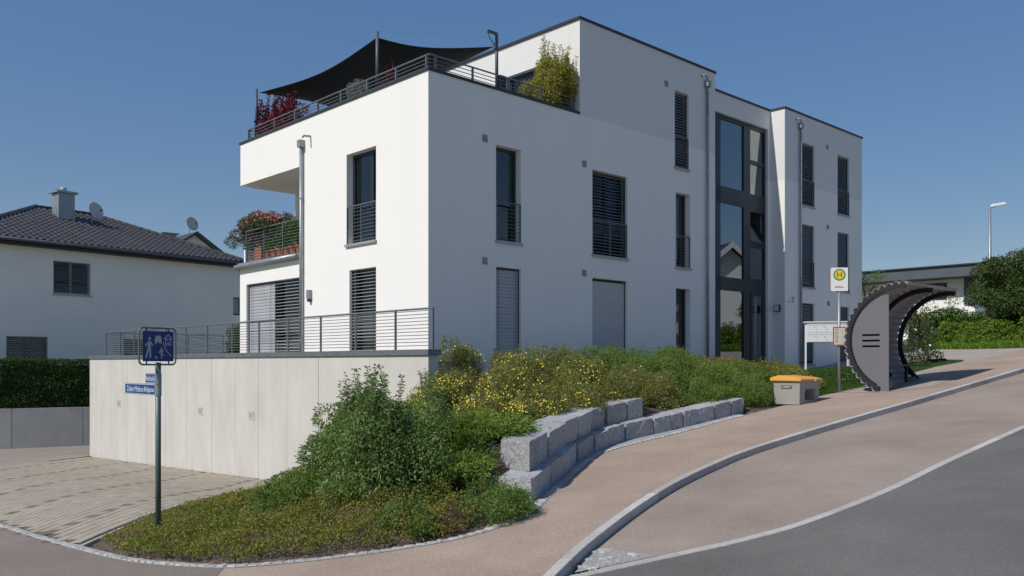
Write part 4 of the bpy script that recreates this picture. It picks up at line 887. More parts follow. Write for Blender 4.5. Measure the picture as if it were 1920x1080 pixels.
tag(sheet('shelter_floor', [(9.0, 21.15), (8.35, 22.3), (10.6, 24.25), (11.9, 25.2), (11.55, 22.65), (10.3, 21.3)], lambda x, y: zr(x, y) + .006, 'plaza'), kind='structure')

# ------------------------------------------------------------------ grit bin
GBN = empty('grit_bin', (6.73, 20.25, zr(6.73, 20.25) + .01), ANG, 'grey plastic grit bin with orange lid and scoop opening', 'grit bin')
m = MB(); X1, Y1 = .97, .70
ins = .04
def binq(z, d): return [(d, d, z), (X1 - d, d, z), (X1 - d, Y1 - d, z), (d, Y1 - d, z)]
body = MB(); v = binq(0, .035) + binq(.40, .015) + binq(.56, .0)
ox0, ox1, oz0, oz1 = .27, .78, .10, .37
body.add(v, [(4, 5, 9, 8), (5, 6, 10, 9), (6, 7, 11, 10), (7, 4, 8, 11), (1, 2, 6, 5), (2, 3, 7, 6), (3, 0, 4, 7)])
def fy(z): return .035 - .02 * z / .4
fp = lambda x, z: (x, fy(z), z)
xs = lambda z: (.035 - .02 * z / .4, X1 - .035 + .02 * z / .4)
for (x0, x1, z0, z1) in ((None, ox0, 0, .40), (ox1, None, 0, .40), (ox0, ox1, 0, oz0), (ox0, ox1, oz1, .40)):
    body.add([fp(x0 if x0 is not None else xs(z0)[0], z0), fp(x1 if x1 is not None else xs(z0)[1], z0), fp(x1 if x1 is not None else xs(z1)[1], z1), fp(x0 if x0 is not None else xs(z1)[0], z1)], [(0, 1, 2, 3)])
body.add([fp(ox0, oz0), fp(ox1, oz0), fp(ox1, oz1), fp(ox0, oz1), (ox0 + .02, .46, oz0 + .05), (ox1 - .02, .46, oz0 + .05), (ox1 - .02, .12, oz1 - .01), (ox0 + .02, .12, oz1 - .01)], [(0, 1, 5, 4), (1, 2, 6, 5), (2, 3, 7, 6), (3, 0, 4, 7), (4, 5, 6, 7)])
body.build('tub', 'bing', GBN)
lid = MB(); ov = .05
lv = [(-ov, -ov, .555), (X1 + ov, -ov, .555), (X1 + ov, Y1 + ov, .555), (-ov, Y1 + ov, .555), (-ov, -ov, .60), (X1 + ov, -ov, .60), (X1 + ov, Y1 + ov, .625), (-ov, Y1 + ov, .625), (.10, .07, .645), (X1 - .10, .07, .645), (X1 - .10, Y1 - .08, .685), (.10, Y1 - .08, .685)]
lid.add(lv, [(0, 3, 2, 1), (0, 1, 5, 4), (1, 2, 6, 5), (2, 3, 7, 6), (3, 0, 4, 7), (4, 5, 9, 8), (5, 6, 10, 9), (6, 7, 11, 10), (7, 4, 8, 11), (8, 9, 10, 11)])
lid.build('lid', 'biny', GBN, bevel=.008); MB().box(.62, .68, -.062, -.051, .55, .60).build('latch', 'signwhite', GBN)
st = MB().box(.001, .012, .22, .48, .38, .45).build('maker_plate', 'ink', GBN); lettering('CEMO', .17, .04, (-.0015, .35, .415), (0, -1, 0), (0, 0, 1), 'signwhite', st)

# ------------------------------------------------------------------ letterboxes
LB = empty('letterbox_stand', (8.82, 26.1, 2.0), R(-12), 'white free-standing letterbox unit on two posts before the entrance', 'letterbox')
MB().box(0, .05, 0, .05, -.4, 1.26).build('post', 'signwhite', LB); MB().box(1.2, 1.25, 0, .05, -.4, 1.26).build('post', 'signwhite', LB)
MB().box(-.02, 1.27, -.06, .34, 1.235, 1.27).build('roof', 'signwhite', LB); MB().box(.052, 1.198, -.02, .32, .64, 1.233).build('case', 'signwhite', LB)
for r in range(2):
    for c in range(4):
        d_ = MB().box(.06 + c * .285, .06 + c * .285 + .275, -.032, -.021, .655 + r * .29, .655 + r * .29 + .28).build('letterbox_door', 'signwhite', LB); x = .06 + c * .285
        MB().box(x + .03, x + .245, -.036, -.0325, .87 + r * .29, .885 + r * .29).build('slot', 'shutter', d_); MB().box(x + .2, x + .22, -.038, -.0325, .80 + r * .29, .82 + r * .29).build('lock', 'black', d_)

# ------------------------------------------------------------------ planting
def scatter(poly, n):
    a = np.array(poly); lo, hi = a.min(0), a.max(0); x = rng.uniform(lo[0], hi[0], n * 3); y = rng.uniform(lo[1], hi[1], n * 3); k = in_poly(x, y, poly); return x[k][:n], y[k][:n]
def fnoise(x, y, s, o=0.): return np.array([noise.noise(Vector((a * s + o, b * s, o))) for a, b in zip(x, y)])
# yellow-green ground cover carpet in the corner
GC = [(-5.88, 12.3), (-4.98, 11.12), (-4.15, 10.52), (-3.22, 10.04), (-2.44, 9.95), (-1.6, 10.0), (-.8, 10.2), (-.4, 10.6), (-.9, 11.7), (-1.6, 12.4), (-3.0, 14.2), (-4.6, 17.8), (-5.6, 18.6), (-5.85, 15)]
x, y = scatter(GC, 62000); hn = .20 + .26 * fnoise(x, y, 1.6) + .15 * fnoise(x, y, 5, 3)
den = np.clip((x + 5.7) / .8, .4, 1) ; keep = rng.uniform(0, 1, len(x)) < den; x, y, hn = x[keep], y[keep], hn[keep]
hn = np.clip(hn, .02, .5) * np.clip((x + 5.9) / 1.4, .25, 1); P = np.stack([x, y, bedz(x, y) + hn * rng.uniform(.35, 1.05, len(x))], 1); N_ = unit(np.stack([rng.normal(0, .5, len(x)), rng.normal(0, .5, len(x)), np.ones(len(x))], 1))
v, f = leaf_arrays(P, N_, .042, .024, .5, .3, .1); tag(np_mesh('ground_cover', v, f, 'l_ground'), 'low yellow-green ground cover carpeting the corner bed round the sign pole', 'ground cover', kind='stuff')
# dry twigs poking out of it
m = MB()
for i in range(950):
    k = random.randrange(len(x))
    if x[k] < -3.4 and random.random() < .7: continue
    a = random.random() * 6.28; l = random.uniform(.1, .32); b0 = (x[k], y[k], P[k, 2] - .05); m.tube([b0, (b0[0] + l * .5 * math.cos(a), b0[1] + l * .5 * math.sin(a), b0[2] + .06 + l * .25), (b0[0] + l * math.cos(a), b0[1] + l * math.sin(a), b0[2] + .05 + l * .2)], [.004, .003, .0015], 4, cap=False)
tag(m.build('dry_twigs', 'l_brown', fix=False), 'thin dry brown twigs sticking out of the corner ground cover', 'twigs', kind='stuff')
# bark chips and stones on bare soil
m = MB()
for i in range(900):
    px = random.uniform(-5.9, .4); py = random.uniform(9.95, 14.5)
    if not in_poly(np.array([px]), np.array([py]), BED)[0] or (px > -4.2 and random.random() < .5): continue
    s = random.uniform(.008, .026); z = bz(px, py) + .005; m.add([(px - s, py, z), (px, py - s * .7, z), (px + s, py + .2 * s, z), (px, py + s * .7, z), (px, py, z + s * .8)], [(0, 1, 4), (1, 2, 4), (2, 3, 4), (3, 0, 4)])
tag(m.build('bark_chips', 'soil2', fix=False), 'small stones and chips on the bare soil by the sign pole', 'stones', kind='stuff')
# large dark shrub
bzz = bz(-1.8, 12.1)
cl = dome_clumps(-1.72, 12.25, bzz - .05, 1.0, 1.5, 60, .26, 1.0, .95)
for q in range(16): a = random.random() * 6.283; rr = random.uniform(.2, .78); cl.append((-1.72 + rr * math.cos(a), 12.25 + rr * math.sin(a), bzz + random.uniform(.9, 1.42) - .25 * rr, .27, .27, .25))
cl += [(-2.35, 12.0, bzz + .35, .35, .35, .3), (-1.2, 11.8, bzz + .4, .4, .4, .35), (-1.7, 11.6, bzz + .4, .4, .4, .4), (-2.45, 12.2, bzz + .8, .3, .3, .28), (-2.3, 12.3, bzz + 1.1, .26, .26, .25), (-1.1, 12.3, bzz + 1.15, .26, .26, .25)]
shrub('large_shrub', 'large dark green bushy shrub with upright shoots before the concrete wall', 'shrub', -1.75, 12.25, bzz, cl, 520, .062, .024, 'l_dark', shoots=75, shoot_h=.5, droop=.35)
# sprawling shrub behind, left of it, with bare twigs
z0 = bz(-2.7, 14.0)
cl = []
for i in range(70):
    t = random.random(); cxx = -3.75 + 2.6 * t + random.uniform(-.15, .15); cyy = 13.6 + random.uniform(-.9, 1.1); top = -.25 + 1.5 * min(1, (t / .5)) ** 1.1; e = random.random() ** .6
    cl.append((cxx, cyy, bz(cxx, cyy) * (1 - e) + top * e, .36, .36, .20))
sp = shrub('sprawling_shrub', 'sprawling low-branched evergreen shrub leaning towards the concrete wall', 'shrub', -2.7, 14.0, z0, cl, 620, .07, .022, 'l_coto', out=1.2, up=.1, droop=.1)
m = MB()
for i in range(26):
    t = random.random(); b0 = Vector((-3.35 + 1.2 * t, 13.7 + random.uniform(-.6, .6), -.1 + 1.25 * t)); l = random.uniform(.3, .75); m.tube([b0, b0 + Vector((-l * .5, .1, .06)), b0 + Vector((-l, .15, random.uniform(-.05, .08)))], [.009, .006, .003], 5, cap=False)
m.v = [(a + 2.7, b - 14.0, c - z0) for a, b, c in m.v]; tag(m.build('bare_twigs', 'twig', sp, fix=False), kind='stuff')
# spreading juniper behind the end of the block wall
def juniper(label, x, y, rx, ry, h, n, ns=44):
    z0 = bz(x, y); root = empty('juniper', (x, y, z0), 0, label, 'shrub', 'spreading junipers in the planting bed'); parts = []; sm_ = MB()
    for i in range(ns):
        a = random.random() * 6.283; l = random.uniform(.5, 1.0); ex, ey = rx * l * math.cos(a), ry * l * math.sin(a); hz = h * random.uniform(.35, 1.1) * (1.15 - .6 * l)
        t = np.linspace(.15, 1, n); px = x + ex * t; py = y + ey * t; g = bedz(px, py); pz = np.maximum(z0 + hz * np.sin(t * 1.9) + .25 * h * t, g + .05 + hz * .6 * t)
        for q in range(5):
            jj = rng.normal(0, .055, (n, 3)); P_ = np.stack([px, py, pz], 1) + jj * np.array([1.3, 1.3, .7]); d = np.broadcast_to(np.array([ex, ey, .25]) / (np.hypot(ex, ey) + .1), (n, 3)) + rng.normal(0, .45, (n, 3)); parts.append(leaf_arrays(P_, unit(d), .12, .020, 2.0, .15, .1, .1))
        sm_.tube([(0, 0, -.05), (ex * .5, ey * .5, float(pz[n // 2] - z0) - .03), (ex * .95, ey * .95, float(pz[-1] - z0) - .02)], [.014, .009, .003], 5, cap=False)
    v, f = join_arrays(parts); np_mesh('foliage', v - np.array([x, y, z0]), f, 'l_jun', root); tag(sm_.build('stems', 'twig', root, fix=False), kind='stuff'); return root
juniper('bright green spreading juniper draped over the first granite blocks', -.45, 13.75, .85, 1.15, .46, 48, 95)
juniper('spreading juniper between the large shrub and the yellow flowering shrubs', -1.0, 14.2, 1.0, 1.0, .5, 46, 85)
juniper('low juniper sprays between the large shrub and the cut end of the blocks', -.85, 12.35, .6, .7, .38, 40, 75)
# dwarf green shrubs by the kerb setts
for (x, y, r, h, lab) in ((-.25, 11.05, .62, .55, 'rounded bright green dwarf shrub in front of the first granite block'), (-1.25, 10.5, .42, .38, 'small green dwarf shrub at the sett border below the large shrub'), (-.75, 10.62, .36, .28, 'brownish half-dry dwarf shrub between two green ones at the sett border')):
    z0 = bz(x, y); dry = 'half-dry' in lab
    shrub('dwarf_shrub', lab, 'shrub', x, y, z0, dome_clumps(x, y, z0 - .03, r, h, 22 if not dry else 10, .34, 1, .8), 1300 if not dry else 500, .042, .014, 'l_brown' if dry else 'l_green', shoots=22 if not dry else 8, shoot_h=.16, inner=.45)
# yellow potentillas
PT = [(-1.35, 15.6, .62, .95, 'hugging the end of the concrete wall'), (-.55, 15.1, .60, .78, 'in the front row, second from the concrete wall'), (.15, 15.3, .58, .74, 'in the front row, third from the concrete wall'), (-1.2, 16.9, .7, 1.1, 'in the middle row, nearest the concrete wall'), (-.2, 16.6, .7, .98, 'in the middle row, second from the concrete wall'), (.55, 16.3, .60, .74, 'just behind the middle of the upper granite course'), (-1.15, 18.2, .62, 1.05, 'closest to the corner of the white building'), (.2, 18.0, .75, 1.02, 'in the back row, second from the corner of the white building'), (1.25, 17.35, .65, .82, 'behind the last blocks of the upper granite course'), (1.45, 18.6, .75, .95, 'in the back row, below the louvred ground floor window'), (2.2, 18.3, .6, .66, 'right beyond the end of the upper granite course'), (-.1, 19.5, .6, .72, 'close to the wall left of the louvred ground floor window'), (1.0, 19.8, .7, .78, 'close to the wall under the louvred ground floor window'), (2.6, 19.5, .7, .72, 'with few flowers, next to the green mound shrubs'), (3.3, 19.25, .55, .60, 'nearest the grit bin, over the lower granite course')]
for i, (x, y, r, h, lab) in enumerate(PT):
    z0 = bz(x, y)
    shrub('potentilla', 'yellow flowering shrub ' + lab, 'shrub', x, y, z0, dome_clumps(x, y, z0 - .05, r * 1.05, h + (.12 if y > 16.4 else .0) + (.18 if y > 18.4 else 0), 32, .34, 1, .85), 640, .045, .017, 'l_poten', 'yellow flowering shrubs in the bed', flowers=(1500 if i < 6 else (800 if i < 10 else 260), .019, 'f_yel'), shoots=20, shoot_h=.22)
# green cotoneaster mounds towards the bin
CO = [(2.0, 20.8, .9, .62, 'below the closed roller shutter, leftmost of the mounds'), (3.4, 20.9, .85, .70, 'in the middle of the bed below the roller shutter'), (4.4, 20.3, .75, .62, 'behind the last but one lower granite blocks'), (4.9, 21.3, .8, .7, 'in the second row behind the last granite block'), (5.5, 20.55, .55, .55, 'right behind the last granite block'), (5.9, 21.2, .6, .6, 'against the left side of the grit bin'), (4.2, 22.2, .9, .65, 'in the back row before the narrow glazed door'), (5.6, 22.5, .85, .6, 'in the back row below the downpipe'), (2.9, 21.9, .9, .6, 'along the house wall right of the roller shutter'), (6.4, 22.0, .55, .5, 'behind the grit bin')]
for i, (x, y, r, h, lab) in enumerate(CO):
    z0 = bz(x, y); hx = .12 if y < 21.3 and x > 4 else .34
    shrub('cotoneaster', 'dense small-leaved green mound shrub ' + lab, 'shrub', x, y, z0, dome_clumps(x, y, z0 - .05, r * 1.08, h + hx, 32, .34, 1, .8), 560, .042, .020, 'l_coto', 'green mound shrubs before the house', shoots=10, shoot_h=.12)
# yellowish ground cover at the entrance and bin
G2 = [(5.9, 22.0), (6.9, 21.3), (7.7, 22.0), (8.2, 22.6), (8.1, 24.2), (8.6, 26.2), (6.5, 26.2), (4.6, 24.4)]
x, y = scatter(G2, 15000); hn = .22 + .2 * fnoise(x, y, 1.4, 7); P = np.stack([x, y, bedz(x, y) + np.clip(hn, .05, .5) * rng.uniform(.2, 1.05, len(x))], 1); N_ = unit(np.stack([rng.normal(0, .5, len(x)), rng.normal(0, .5, len(x)), np.ones(len(x))], 1))
v, f = leaf_arrays(P, N_, .06, .035, .5, .2, .1); tag(np_mesh('entrance_ground_cover', v, f, 'l_ground'), 'olive ground cover sloping up behind the grit bin to the entrance', 'ground cover', kind='stuff')
# lawn
def grass(name, label, poly, n, zf, h=.07, mat='lawn'):
    x, y = scatter(poly, n); P = np.stack([x, y, zf(x, y)], 1); N_ = unit(np.stack([rng.normal(0, .3, len(x)), rng.normal(0, .3, len(x)), np.ones(len(x))], 1)); v, f = leaf_arrays(P, N_, h, h * .2, 2.2, .6, .1); return tag(np_mesh(name, v, f, mat), label, 'grass', kind='stuff')
grass('lawn', 'bright green grass slope behind the bus stop pole', [(7.5, 21.75), (8.3, 22.25), (9.0, 22.8), (10.4, 24.1), (11.5, 25.6), (10.8, 26.6), (8.3, 26.3), (7.9, 24)], 42000, bedz)
grass('verge_grass', 'small triangle of grass beyond the bus shelter', [(11.2, 25.6), (11.9, 25.7), (13.18, 26.95), (14.5, 27.8), (14.2, 29.5), (12.5, 29), (11, 28)], 22000, lambda x, y: zr(x, y) + .0, .08)

# ------------------------------------------------------------------ roof terrace and balcony plants, pots
ORD = ['first', 'second', 'third', 'fourth', 'fifth', 'sixth', 'seventh', 'eighth', 'ninth', 'tenth', 'eleventh']
def pot(name, x, y, z, r, h, label, group, mat='terra'):
    p = MB().lathe([(r * .68, 0), (r * .95, h * .82), (r * 1.08, h * .83), (r * 1.08, h), (r * .9, h), (r * .86, h * .9)], 14).build(name, mat, None, smooth=False); p.location = BL(x, y, z); return tag(p, label, 'plant pot', group)
def bpl(name, label, x, y, z, cl, dens, L, Wd, mat, group=None, **kw):
    wx, wy, _ = BL(x, y, z); cw = [(*BL(c[0], c[1], 0)[:2], *c[2:]) for c in cl]; return shrub(name, label, 'plant', wx, wy, z, cw, dens, L, Wd, mat, group, cut_ground=z - .05, **kw)
bpl('red_shrub', 'crimson-leaved shrub at the far corner of the roof terrace', .75, 7.9, 8.0, [(.75 + random.uniform(-.3, .4), 7.95 + random.uniform(-1.25, .9), random.uniform(8.5, 9.35), .24, .24, .18) for _ in range(34)], 260, .075, .055, 'l_red', shoots=34, shoot_h=.55)
bpl('low_green_plant', 'yellow-green low plant behind the roof railing beside the red shrub', .8, 6.9, 8.3, dome_clumps(.8, 6.9, 8.45, .42, .5, 10), 600, .06, .03, 'l_yel')
bpl('silver_plant', 'round silvery-leaved plant behind the roof railing', .6, 3.7, 8.3, dome_clumps(.6, 3.7, 8.75, .32, .62, 22, .42), 1000, .05, .018, 'l_silver', shoots=8, shoot_h=.08)
bpl('red_flowering_plant', 'red-flowered plant below the sun sail near the roof corner', 1.3, 2.7, 8.3, [(1.3 + random.uniform(-.5, .5), 2.7 + random.uniform(-.4, .5), random.uniform(8.8, 9.35), .12, .12, .09) for _ in range(10)], 420, .06, .04, 'l_red', shoots=8, shoot_h=.25)
bpl('tall_roof_shrub', 'tall golden-green shrub on the roof terrace against the penthouse corner', 4.5, .7, 7.95, [(4.5 + random.uniform(-.7, .42), .62 + random.uniform(-.4, .4), random.uniform(8.65, 9.8), .32, .32, .30) for _ in range(36)], 560, .065, .03, 'l_yel', shoots=34, shoot_h=.62)
pot('plant_tub', .75, 7.9, 7.92, .3, .45, 'tub of the crimson shrub on the roof terrace', 'tubs on the roof terrace', 'concg'); pot('plant_tub', 4.5, .7, 7.92, .34, .5, 'tub of the tall golden-green shrub on the roof terrace', 'tubs on the roof terrace', 'concg')
pot('plant_tub', .6, 3.7, 7.92, .24, .55, 'tub of the silvery plant on the roof terrace', 'tubs on the roof terrace', 'concg'); pot('plant_tub', 1.3, 2.7, 7.92, .24, .5, 'tub of the red-flowered plant on the roof terrace', 'tubs on the roof terrace', 'concg'); pot('plant_tub', .8, 6.9, 7.92, .24, .45, 'tub of the yellow-green low plant on the roof terrace', 'tubs on the roof terrace', 'concg')
# folded loungers behind the right railing
lg = empty('deck_chair', BL(2.6, .7, 7.92), ANG, 'white slatted deck chair leaning behind the roof railing', 'chair')
for s_ in (0, .55): MB().tube([(s_ * 0 + .0, s_, 0), (.55, s_, .95)], .02, 6).tube([(.6, s_, 0), (0.05, s_, .8)], .02, 6).build('frame', 'black', lg)
m = MB()
for q in range(7): MB().box(.05 + q * .07, .10 + q * .07, .02, .53, .30 + q * .1, .33 + q * .1).build('slat', 'signwhite', lg)
tb_ = empty('roof_table', BL(3.55, .9, 7.92), ANG, 'dark table with wooden top behind the roof railing near the golden shrub', 'table')
MB().box(-.5, .5, -.35, .35, .78, .82).build('table_top', 'wood', tb_)
for a in (-.45, .45):
    for b in (-.3, .3): MB().box(a - .02, a + .02, b - .02, b + .02, 0, .779).build('leg', 'black', tb_)
# balcony
for i in range(7):
    y = 5.75 + i * .36; pot('flower_pot', .32, y, 4.985, .155, .30, 'terracotta pot on the balcony, %s from the downpipe' % ORD[i], 'terracotta pots on the balcony')
    bpl('balcony_plant', 'leafy green plant in the %s balcony pot from the downpipe' % ORD[i], .32, y, 5.24, [(.32 + random.uniform(-.05, .08), y + random.uniform(-.1, .1), 5.35 + q * .13, .17, .17, .13) for q in range(5)], 520, .075, .04, 'l_laurel', 'green plants in the pot row', stem=False)
pb = MB().box(-.22, .22, -.22, .22, 0, .42).build('planter_box', 'terra', None, bevel=.02); pb.location = BL(.42, 8.42, 4.99); pb.rotation_euler = (0, 0, ANG); tag(pb, 'square terracotta planter of the oleander at the balcony corner', 'plant pot')
bpl('oleander', 'pink flowering oleander overhanging the balcony corner', .45, 8.5, 5.38, [(.45 + random.uniform(-.45, .4), 8.6 + random.uniform(-1.1, 1.1), random.uniform(5.7, 6.3), .24, .24, .2) for _ in range(24)] + [(.2, 10.05, 5.75, .2, .2, .16), (.25, 9.75, 5.95, .24, .24, .2), (.3, 9.4, 6.2, .24, .24, .2)], 560, .11, .024, 'l_ole', flowers=(1300, .042, 'f_pink'), shoots=10, shoot_h=.15)

# ------------------------------------------------------------------ left neighbour house
HA = math.atan2(.79, .613)
LH = empty('neighbour_house', (-19.8, 39, 0), HA, 'grey rendered house with dark tiled hip roof behind the hedge', 'house')
A0, A1, B1 = -4.4, 8.36, 10.
m = MB(); wins = [(-.81, .84, 5.10, 6.58), (-2.75, -1.04, 1.75, 3.18), (2.4, 4.0, 1.75, 3.18)]
def hwall():
    ac = sorted({A0, A1} | {q for w in wins for q in w[:2]}); zc = sorted({-.2, 7.2} | {q for w in wins for q in w[2:]})
    for i in range(len(ac) - 1):
        for j in range(len(zc) - 1):
            am, zm = (ac[i] + ac[i + 1]) / 2, (zc[j] + zc[j + 1]) / 2
            if any(w[0] < am < w[1] and w[2] < zm < w[3] for w in wins): continue
            m.add([(ac[i], 0, zc[j]), (ac[i + 1], 0, zc[j]), (ac[i + 1], 0, zc[j + 1]), (ac[i], 0, zc[j + 1])], [(0, 1, 2, 3)])
    for a0, a1, z0, z1 in wins:
        m.add([(a0, 0, z0), (a1, 0, z0), (a1, 0, z1), (a0, 0, z1), (a0, .25, z0), (a1, .25, z0), (a1, .25, z1), (a0, .25, z1)], [(0, 4, 5, 1), (1, 5, 6, 2), (2, 6, 7, 3), (3, 7, 4, 0)])
    m.add([(A1, 0, -.2), (A1, B1, -.2), (A1, B1, 7.2), (A1, 0, 7.2)], [(0, 1, 2, 3)]); m.add([(A0, 0, -.2), (A0, B1, -.2), (A0, B1, 7.2), (A0, 0, 7.2)], [(3, 2, 1, 0)]); m.add([(A0, B1, -.2), (A1, B1, -.2), (A1, B1, 7.2), (A0, B1, 7.2)], [(3, 2, 1, 0)])
hwall(); m.build('wall', 'housew', LH, fix=False)
for a0, a1, z0, z1 in wins:
    w = MB().box(a0, a0 + .07, .17, .24, z0, z1).box(a1 - .07, a1, .17, .24, z0, z1).box(a0 + .07, a1 - .07, .17, .24, z1 - .07, z1).box(a0 + .07, a1 - .07, .17, .24, z0, z0 + .07).box((a0 + a1) / 2 - .06, (a0 + a1) / 2 + .06, .16, .24, z0 + .07, z1 - .07).build('window', 'shutter', LH)
    MB().box(a0 + .07, a1 - .07, .20, .21, z0 + .07, z1 - .07).build('pane', 'glass', w); MB().box(a0 - .06, a1 + .06, -.06, .17, z0 - .05, z0 - .002).build('sill', 'alu', w)
    MB().box(a0, a1, .6, .7, z0, z1).build('room_dark_sheet', 'dark', w)  # added near-black sheet, paints the gloom of the room behind the pane
    n = int((z1 - z0 - .06) / .085)
    for i in range(n):
        z = z1 - .06 - i * .085; MB().add([(a0 + .03, .07, z - .022), (a1 - .03, .07, z - .022), (a1 - .03, .13, z + .022), (a0 + .03, .13, z + .022), (a0 + .03, .07, z - .018), (a1 - .03, .07, z - .018), (a1 - .03, .13, z + .026), (a0 + .03, .13, z + .026)], [(0, 1, 2, 3), (7, 6, 5, 4), (0, 4, 5, 1), (2, 6, 7, 3)]).build('slat', 'slatd', w)
EA0, EA1, EB0, EB1, EZ, RZ, RB = A0 - .54, A1 + .54, -.54, B1 + .54, 7.32, 9.66, 5.0
RA0, RA1 = EA0 + (RB - EB0), EA1 - (RB - EB0)
c = [(EA0, EB0, EZ), (EA1, EB0, EZ), (EA1, EB1, EZ), (EA0, EB1, EZ), (RA0, RB, RZ), (RA1, RB, RZ)]
rf = MB().add(c + [(x, y, z - .14) for x, y, z in c[:4]], [(0, 1, 5, 4), (1, 2, 5), (2, 3, 4, 5), (3, 0, 4), (6, 7, 1, 0), (7, 8, 2, 1), (9, 6, 0, 3), (9, 8, 7, 6)]).build('roof', 'roofdark', LH)
# pan tiles on the visible slope
sl_len = math.hypot(RB - EB0, RZ - EZ); pit = math.atan2(RZ - EZ, RB - EB0); TWd, TL = .30, .345
def tile_geo():
    v = []; prof = [(-.15, .0), (-.09, .005), (-.04, .035), (.04, .062), (.10, .045), (.145, .006)]
    for s_, lift in ((-.01, .028), (.36, .0)):
        for x, h in prof: v.append((x, s_, h + lift))
    for x, h in prof: v.append((x, -.01, h + .003))
    n = len(prof); f = [(j, j + 1, n + j + 1, n + j) for j in range(n - 1)] + [(2 * n + j, 2 * n + j + 1, j + 1, j) for j in range(n - 1)]; return v, f
tv, tf = tile_geo(); tme = MB().add(tv, tf).mesh('roof_tile'); tme.materials.append(M['tile'])
tl_ = []
for r in range(int(sl_len / TL)):
    s_ = r * TL + .02; b = EB0 + (RB - EB0) * (s_ + .15) / sl_len; a_lo, a_hi = EA0 + (b - EB0), EA1 - (b - EB0)
    for c_ in range(int((EA1 - EA0) / TWd) + 1):
        a = EA0 + .15 + c_ * TWd
        if a_lo - .02 < a < a_hi + .02: tl_.append((a, s_))
vis = [t for t in tl_ if t[0] > -3.6]; vis.sort(key=lambda t: t[0] * .6 + t[1] * .3); near = vis[:295]; far = vis[295:]
ct, st_ = math.cos(pit), math.sin(pit)
for a, s_ in near:
    o = link('roof_tile', tme, None, rf); o.location = (a, EB0 + s_ * ct - .012 * st_, EZ + s_ * st_ + .012 * ct); o.rotation_euler = (pit, 0, 0)
mm = MB()
for a, s_ in far: mm.add([(a + x, EB0 + (s_ + y) * ct - (h + .012) * st_, EZ + (s_ + y) * st_ + (h + .012) * ct) for x, y, h in tv], tf)
tag(mm.build('tile_field', 'tile', rf, fix=False), kind='stuff')
def ridge(p, q):
    p, q = Vector(p), Vector(q); n = int((q - p).length / .36); d = (q - p) / n
    for i in range(n): a = p + d * i; MB().tube([a, a + d * 1.06], [.115, .095], 10).build('ridge_tile', 'tile', rf)
ridge((EA1, EB0, EZ + .06), (RA1, RB, RZ + .06)); ridge((RA1, RB, RZ + .05), (RA0, RB, RZ + .05)); ridge((RA0, RB, RZ + .06), (EA0 + 1.2, EB0 + 1.2, EZ + .57))
MB().tube([(EA0 + .1, EB0 - .06, EZ - .05), (EA1, EB0 - .06, EZ - .05)], .075, 10).build('gutter', 'fascia', LH, smooth=True)
MB().box(EA0 + .2, EA1 - .1, EB0 + .1, EB0 + .5, EZ - .26, EZ - .142).build('eaves_board', 'black', LH)
ch = MB().box(.95, 1.72, 3.35, 4.05, 8.6, 10.28).build('chimney', 'zinc', LH); MB().box(.83, 1.84, 3.23, 4.17, 10.282, 10.38).build('chimney_cap', 'zinc', ch); MB().lathe([(.17, 0), (.17, .14), (.12, .22), (.03, .25)], 12, (1.33, 3.7, 10.382)).build('cowl', 'alu', ch)
def dish(parent, p, r, face, name='satellite_dish'):
    fz = Vector(face).normalized(); a = fz.orthogonal().normalized(); b = fz.cross(a); v = []; nr, na = 5, 18
    for i in range(nr + 1):
        for j in range(na): t = 2 * math.pi * j / na; rr = r * i / nr; q = Vector(p) + (a * math.cos(t) + b * math.sin(t)) * rr + fz * (.35 * rr * rr / r); v.append(tuple(q))
    f = [(i * na + j, i * na + (j + 1) % na, (i + 1) * na + (j + 1) % na, (i + 1) * na + j) for i in range(nr) for j in range(na)]
    d = MB().add(v, f).build(name, 'shutter', parent, smooth=True, fix=False); tip = Vector(p) + fz * r * 1.0 - Vector((0, 0, r * .2))
    MB().tube([Vector(p) - Vector((0, 0, r * .95)) + fz * .3 * r, tip], .014, 6).build('feed_arm', 'zinc', d); MB().tube([tip, tip + fz * .1], .045, 8).build('receiver', 'black', d); MB().tube([Vector(p) - fz * .03, Vector(p) - fz * .18, Vector(p) - fz * .18 - Vector((0, 0, r * 2.2))], .03, 8).build('mast', 'zinc', d); return d
dish(LH, (2.55, 3.1, 9.55), .42, (.25, -1, .25))

# ------------------------------------------------------------------ gabled house further back
GH = empty('gabled_house', (-22.7, 62, 0), ANG, 'distant pale gabled house with dark roof showing over the hip roof', 'house')
gw, gz, ge = 5.2, 11.25, 7.7
MB().add([(-gw, 0, 0), (gw, 0, 0), (gw, 0, ge), (0, 0, gz - .05), (-gw, 0, ge), (-gw, 12, 0), (gw, 12, 0), (gw, 12, ge), (0, 12, gz - .05), (-gw, 12, ge)], [(0, 1, 2, 3, 4), (9, 8, 7, 6, 5), (1, 6, 7, 2), (5, 0, 4, 9)]).build('wall', 'housew', GH)
for sg_ in (-1, 1): MB().add([(0, -.5, gz), (sg_ * (gw + .6), -.5, ge - .35), (sg_ * (gw + .6), 12.5, ge - .35), (0, 12.5, gz), (0, -.5, gz + .18), (sg_ * (gw + .6), -.5, ge - .17), (sg_ * (gw + .6), 12.5, ge - .17), (0, 12.5, gz + .18)], [(0, 1, 2, 3), (4, 5, 6, 7), (0, 4, 5, 1), (1, 5, 6, 2), (2, 6, 7, 3), (3, 7, 4, 0)]).build('roof', 'tile', GH)
chg = MB().box(-.5, .5, 4.4, 5.2, 10.6, 11.75).build('chimney', 'zinc', GH); MB().box(-.65, .65, 4.25, 5.35, 11.752, 11.85).build('chimney_cap', 'zinc', chg); dish(GH, (-.1, .4, 12.0), .5, (.25, -1, .2))
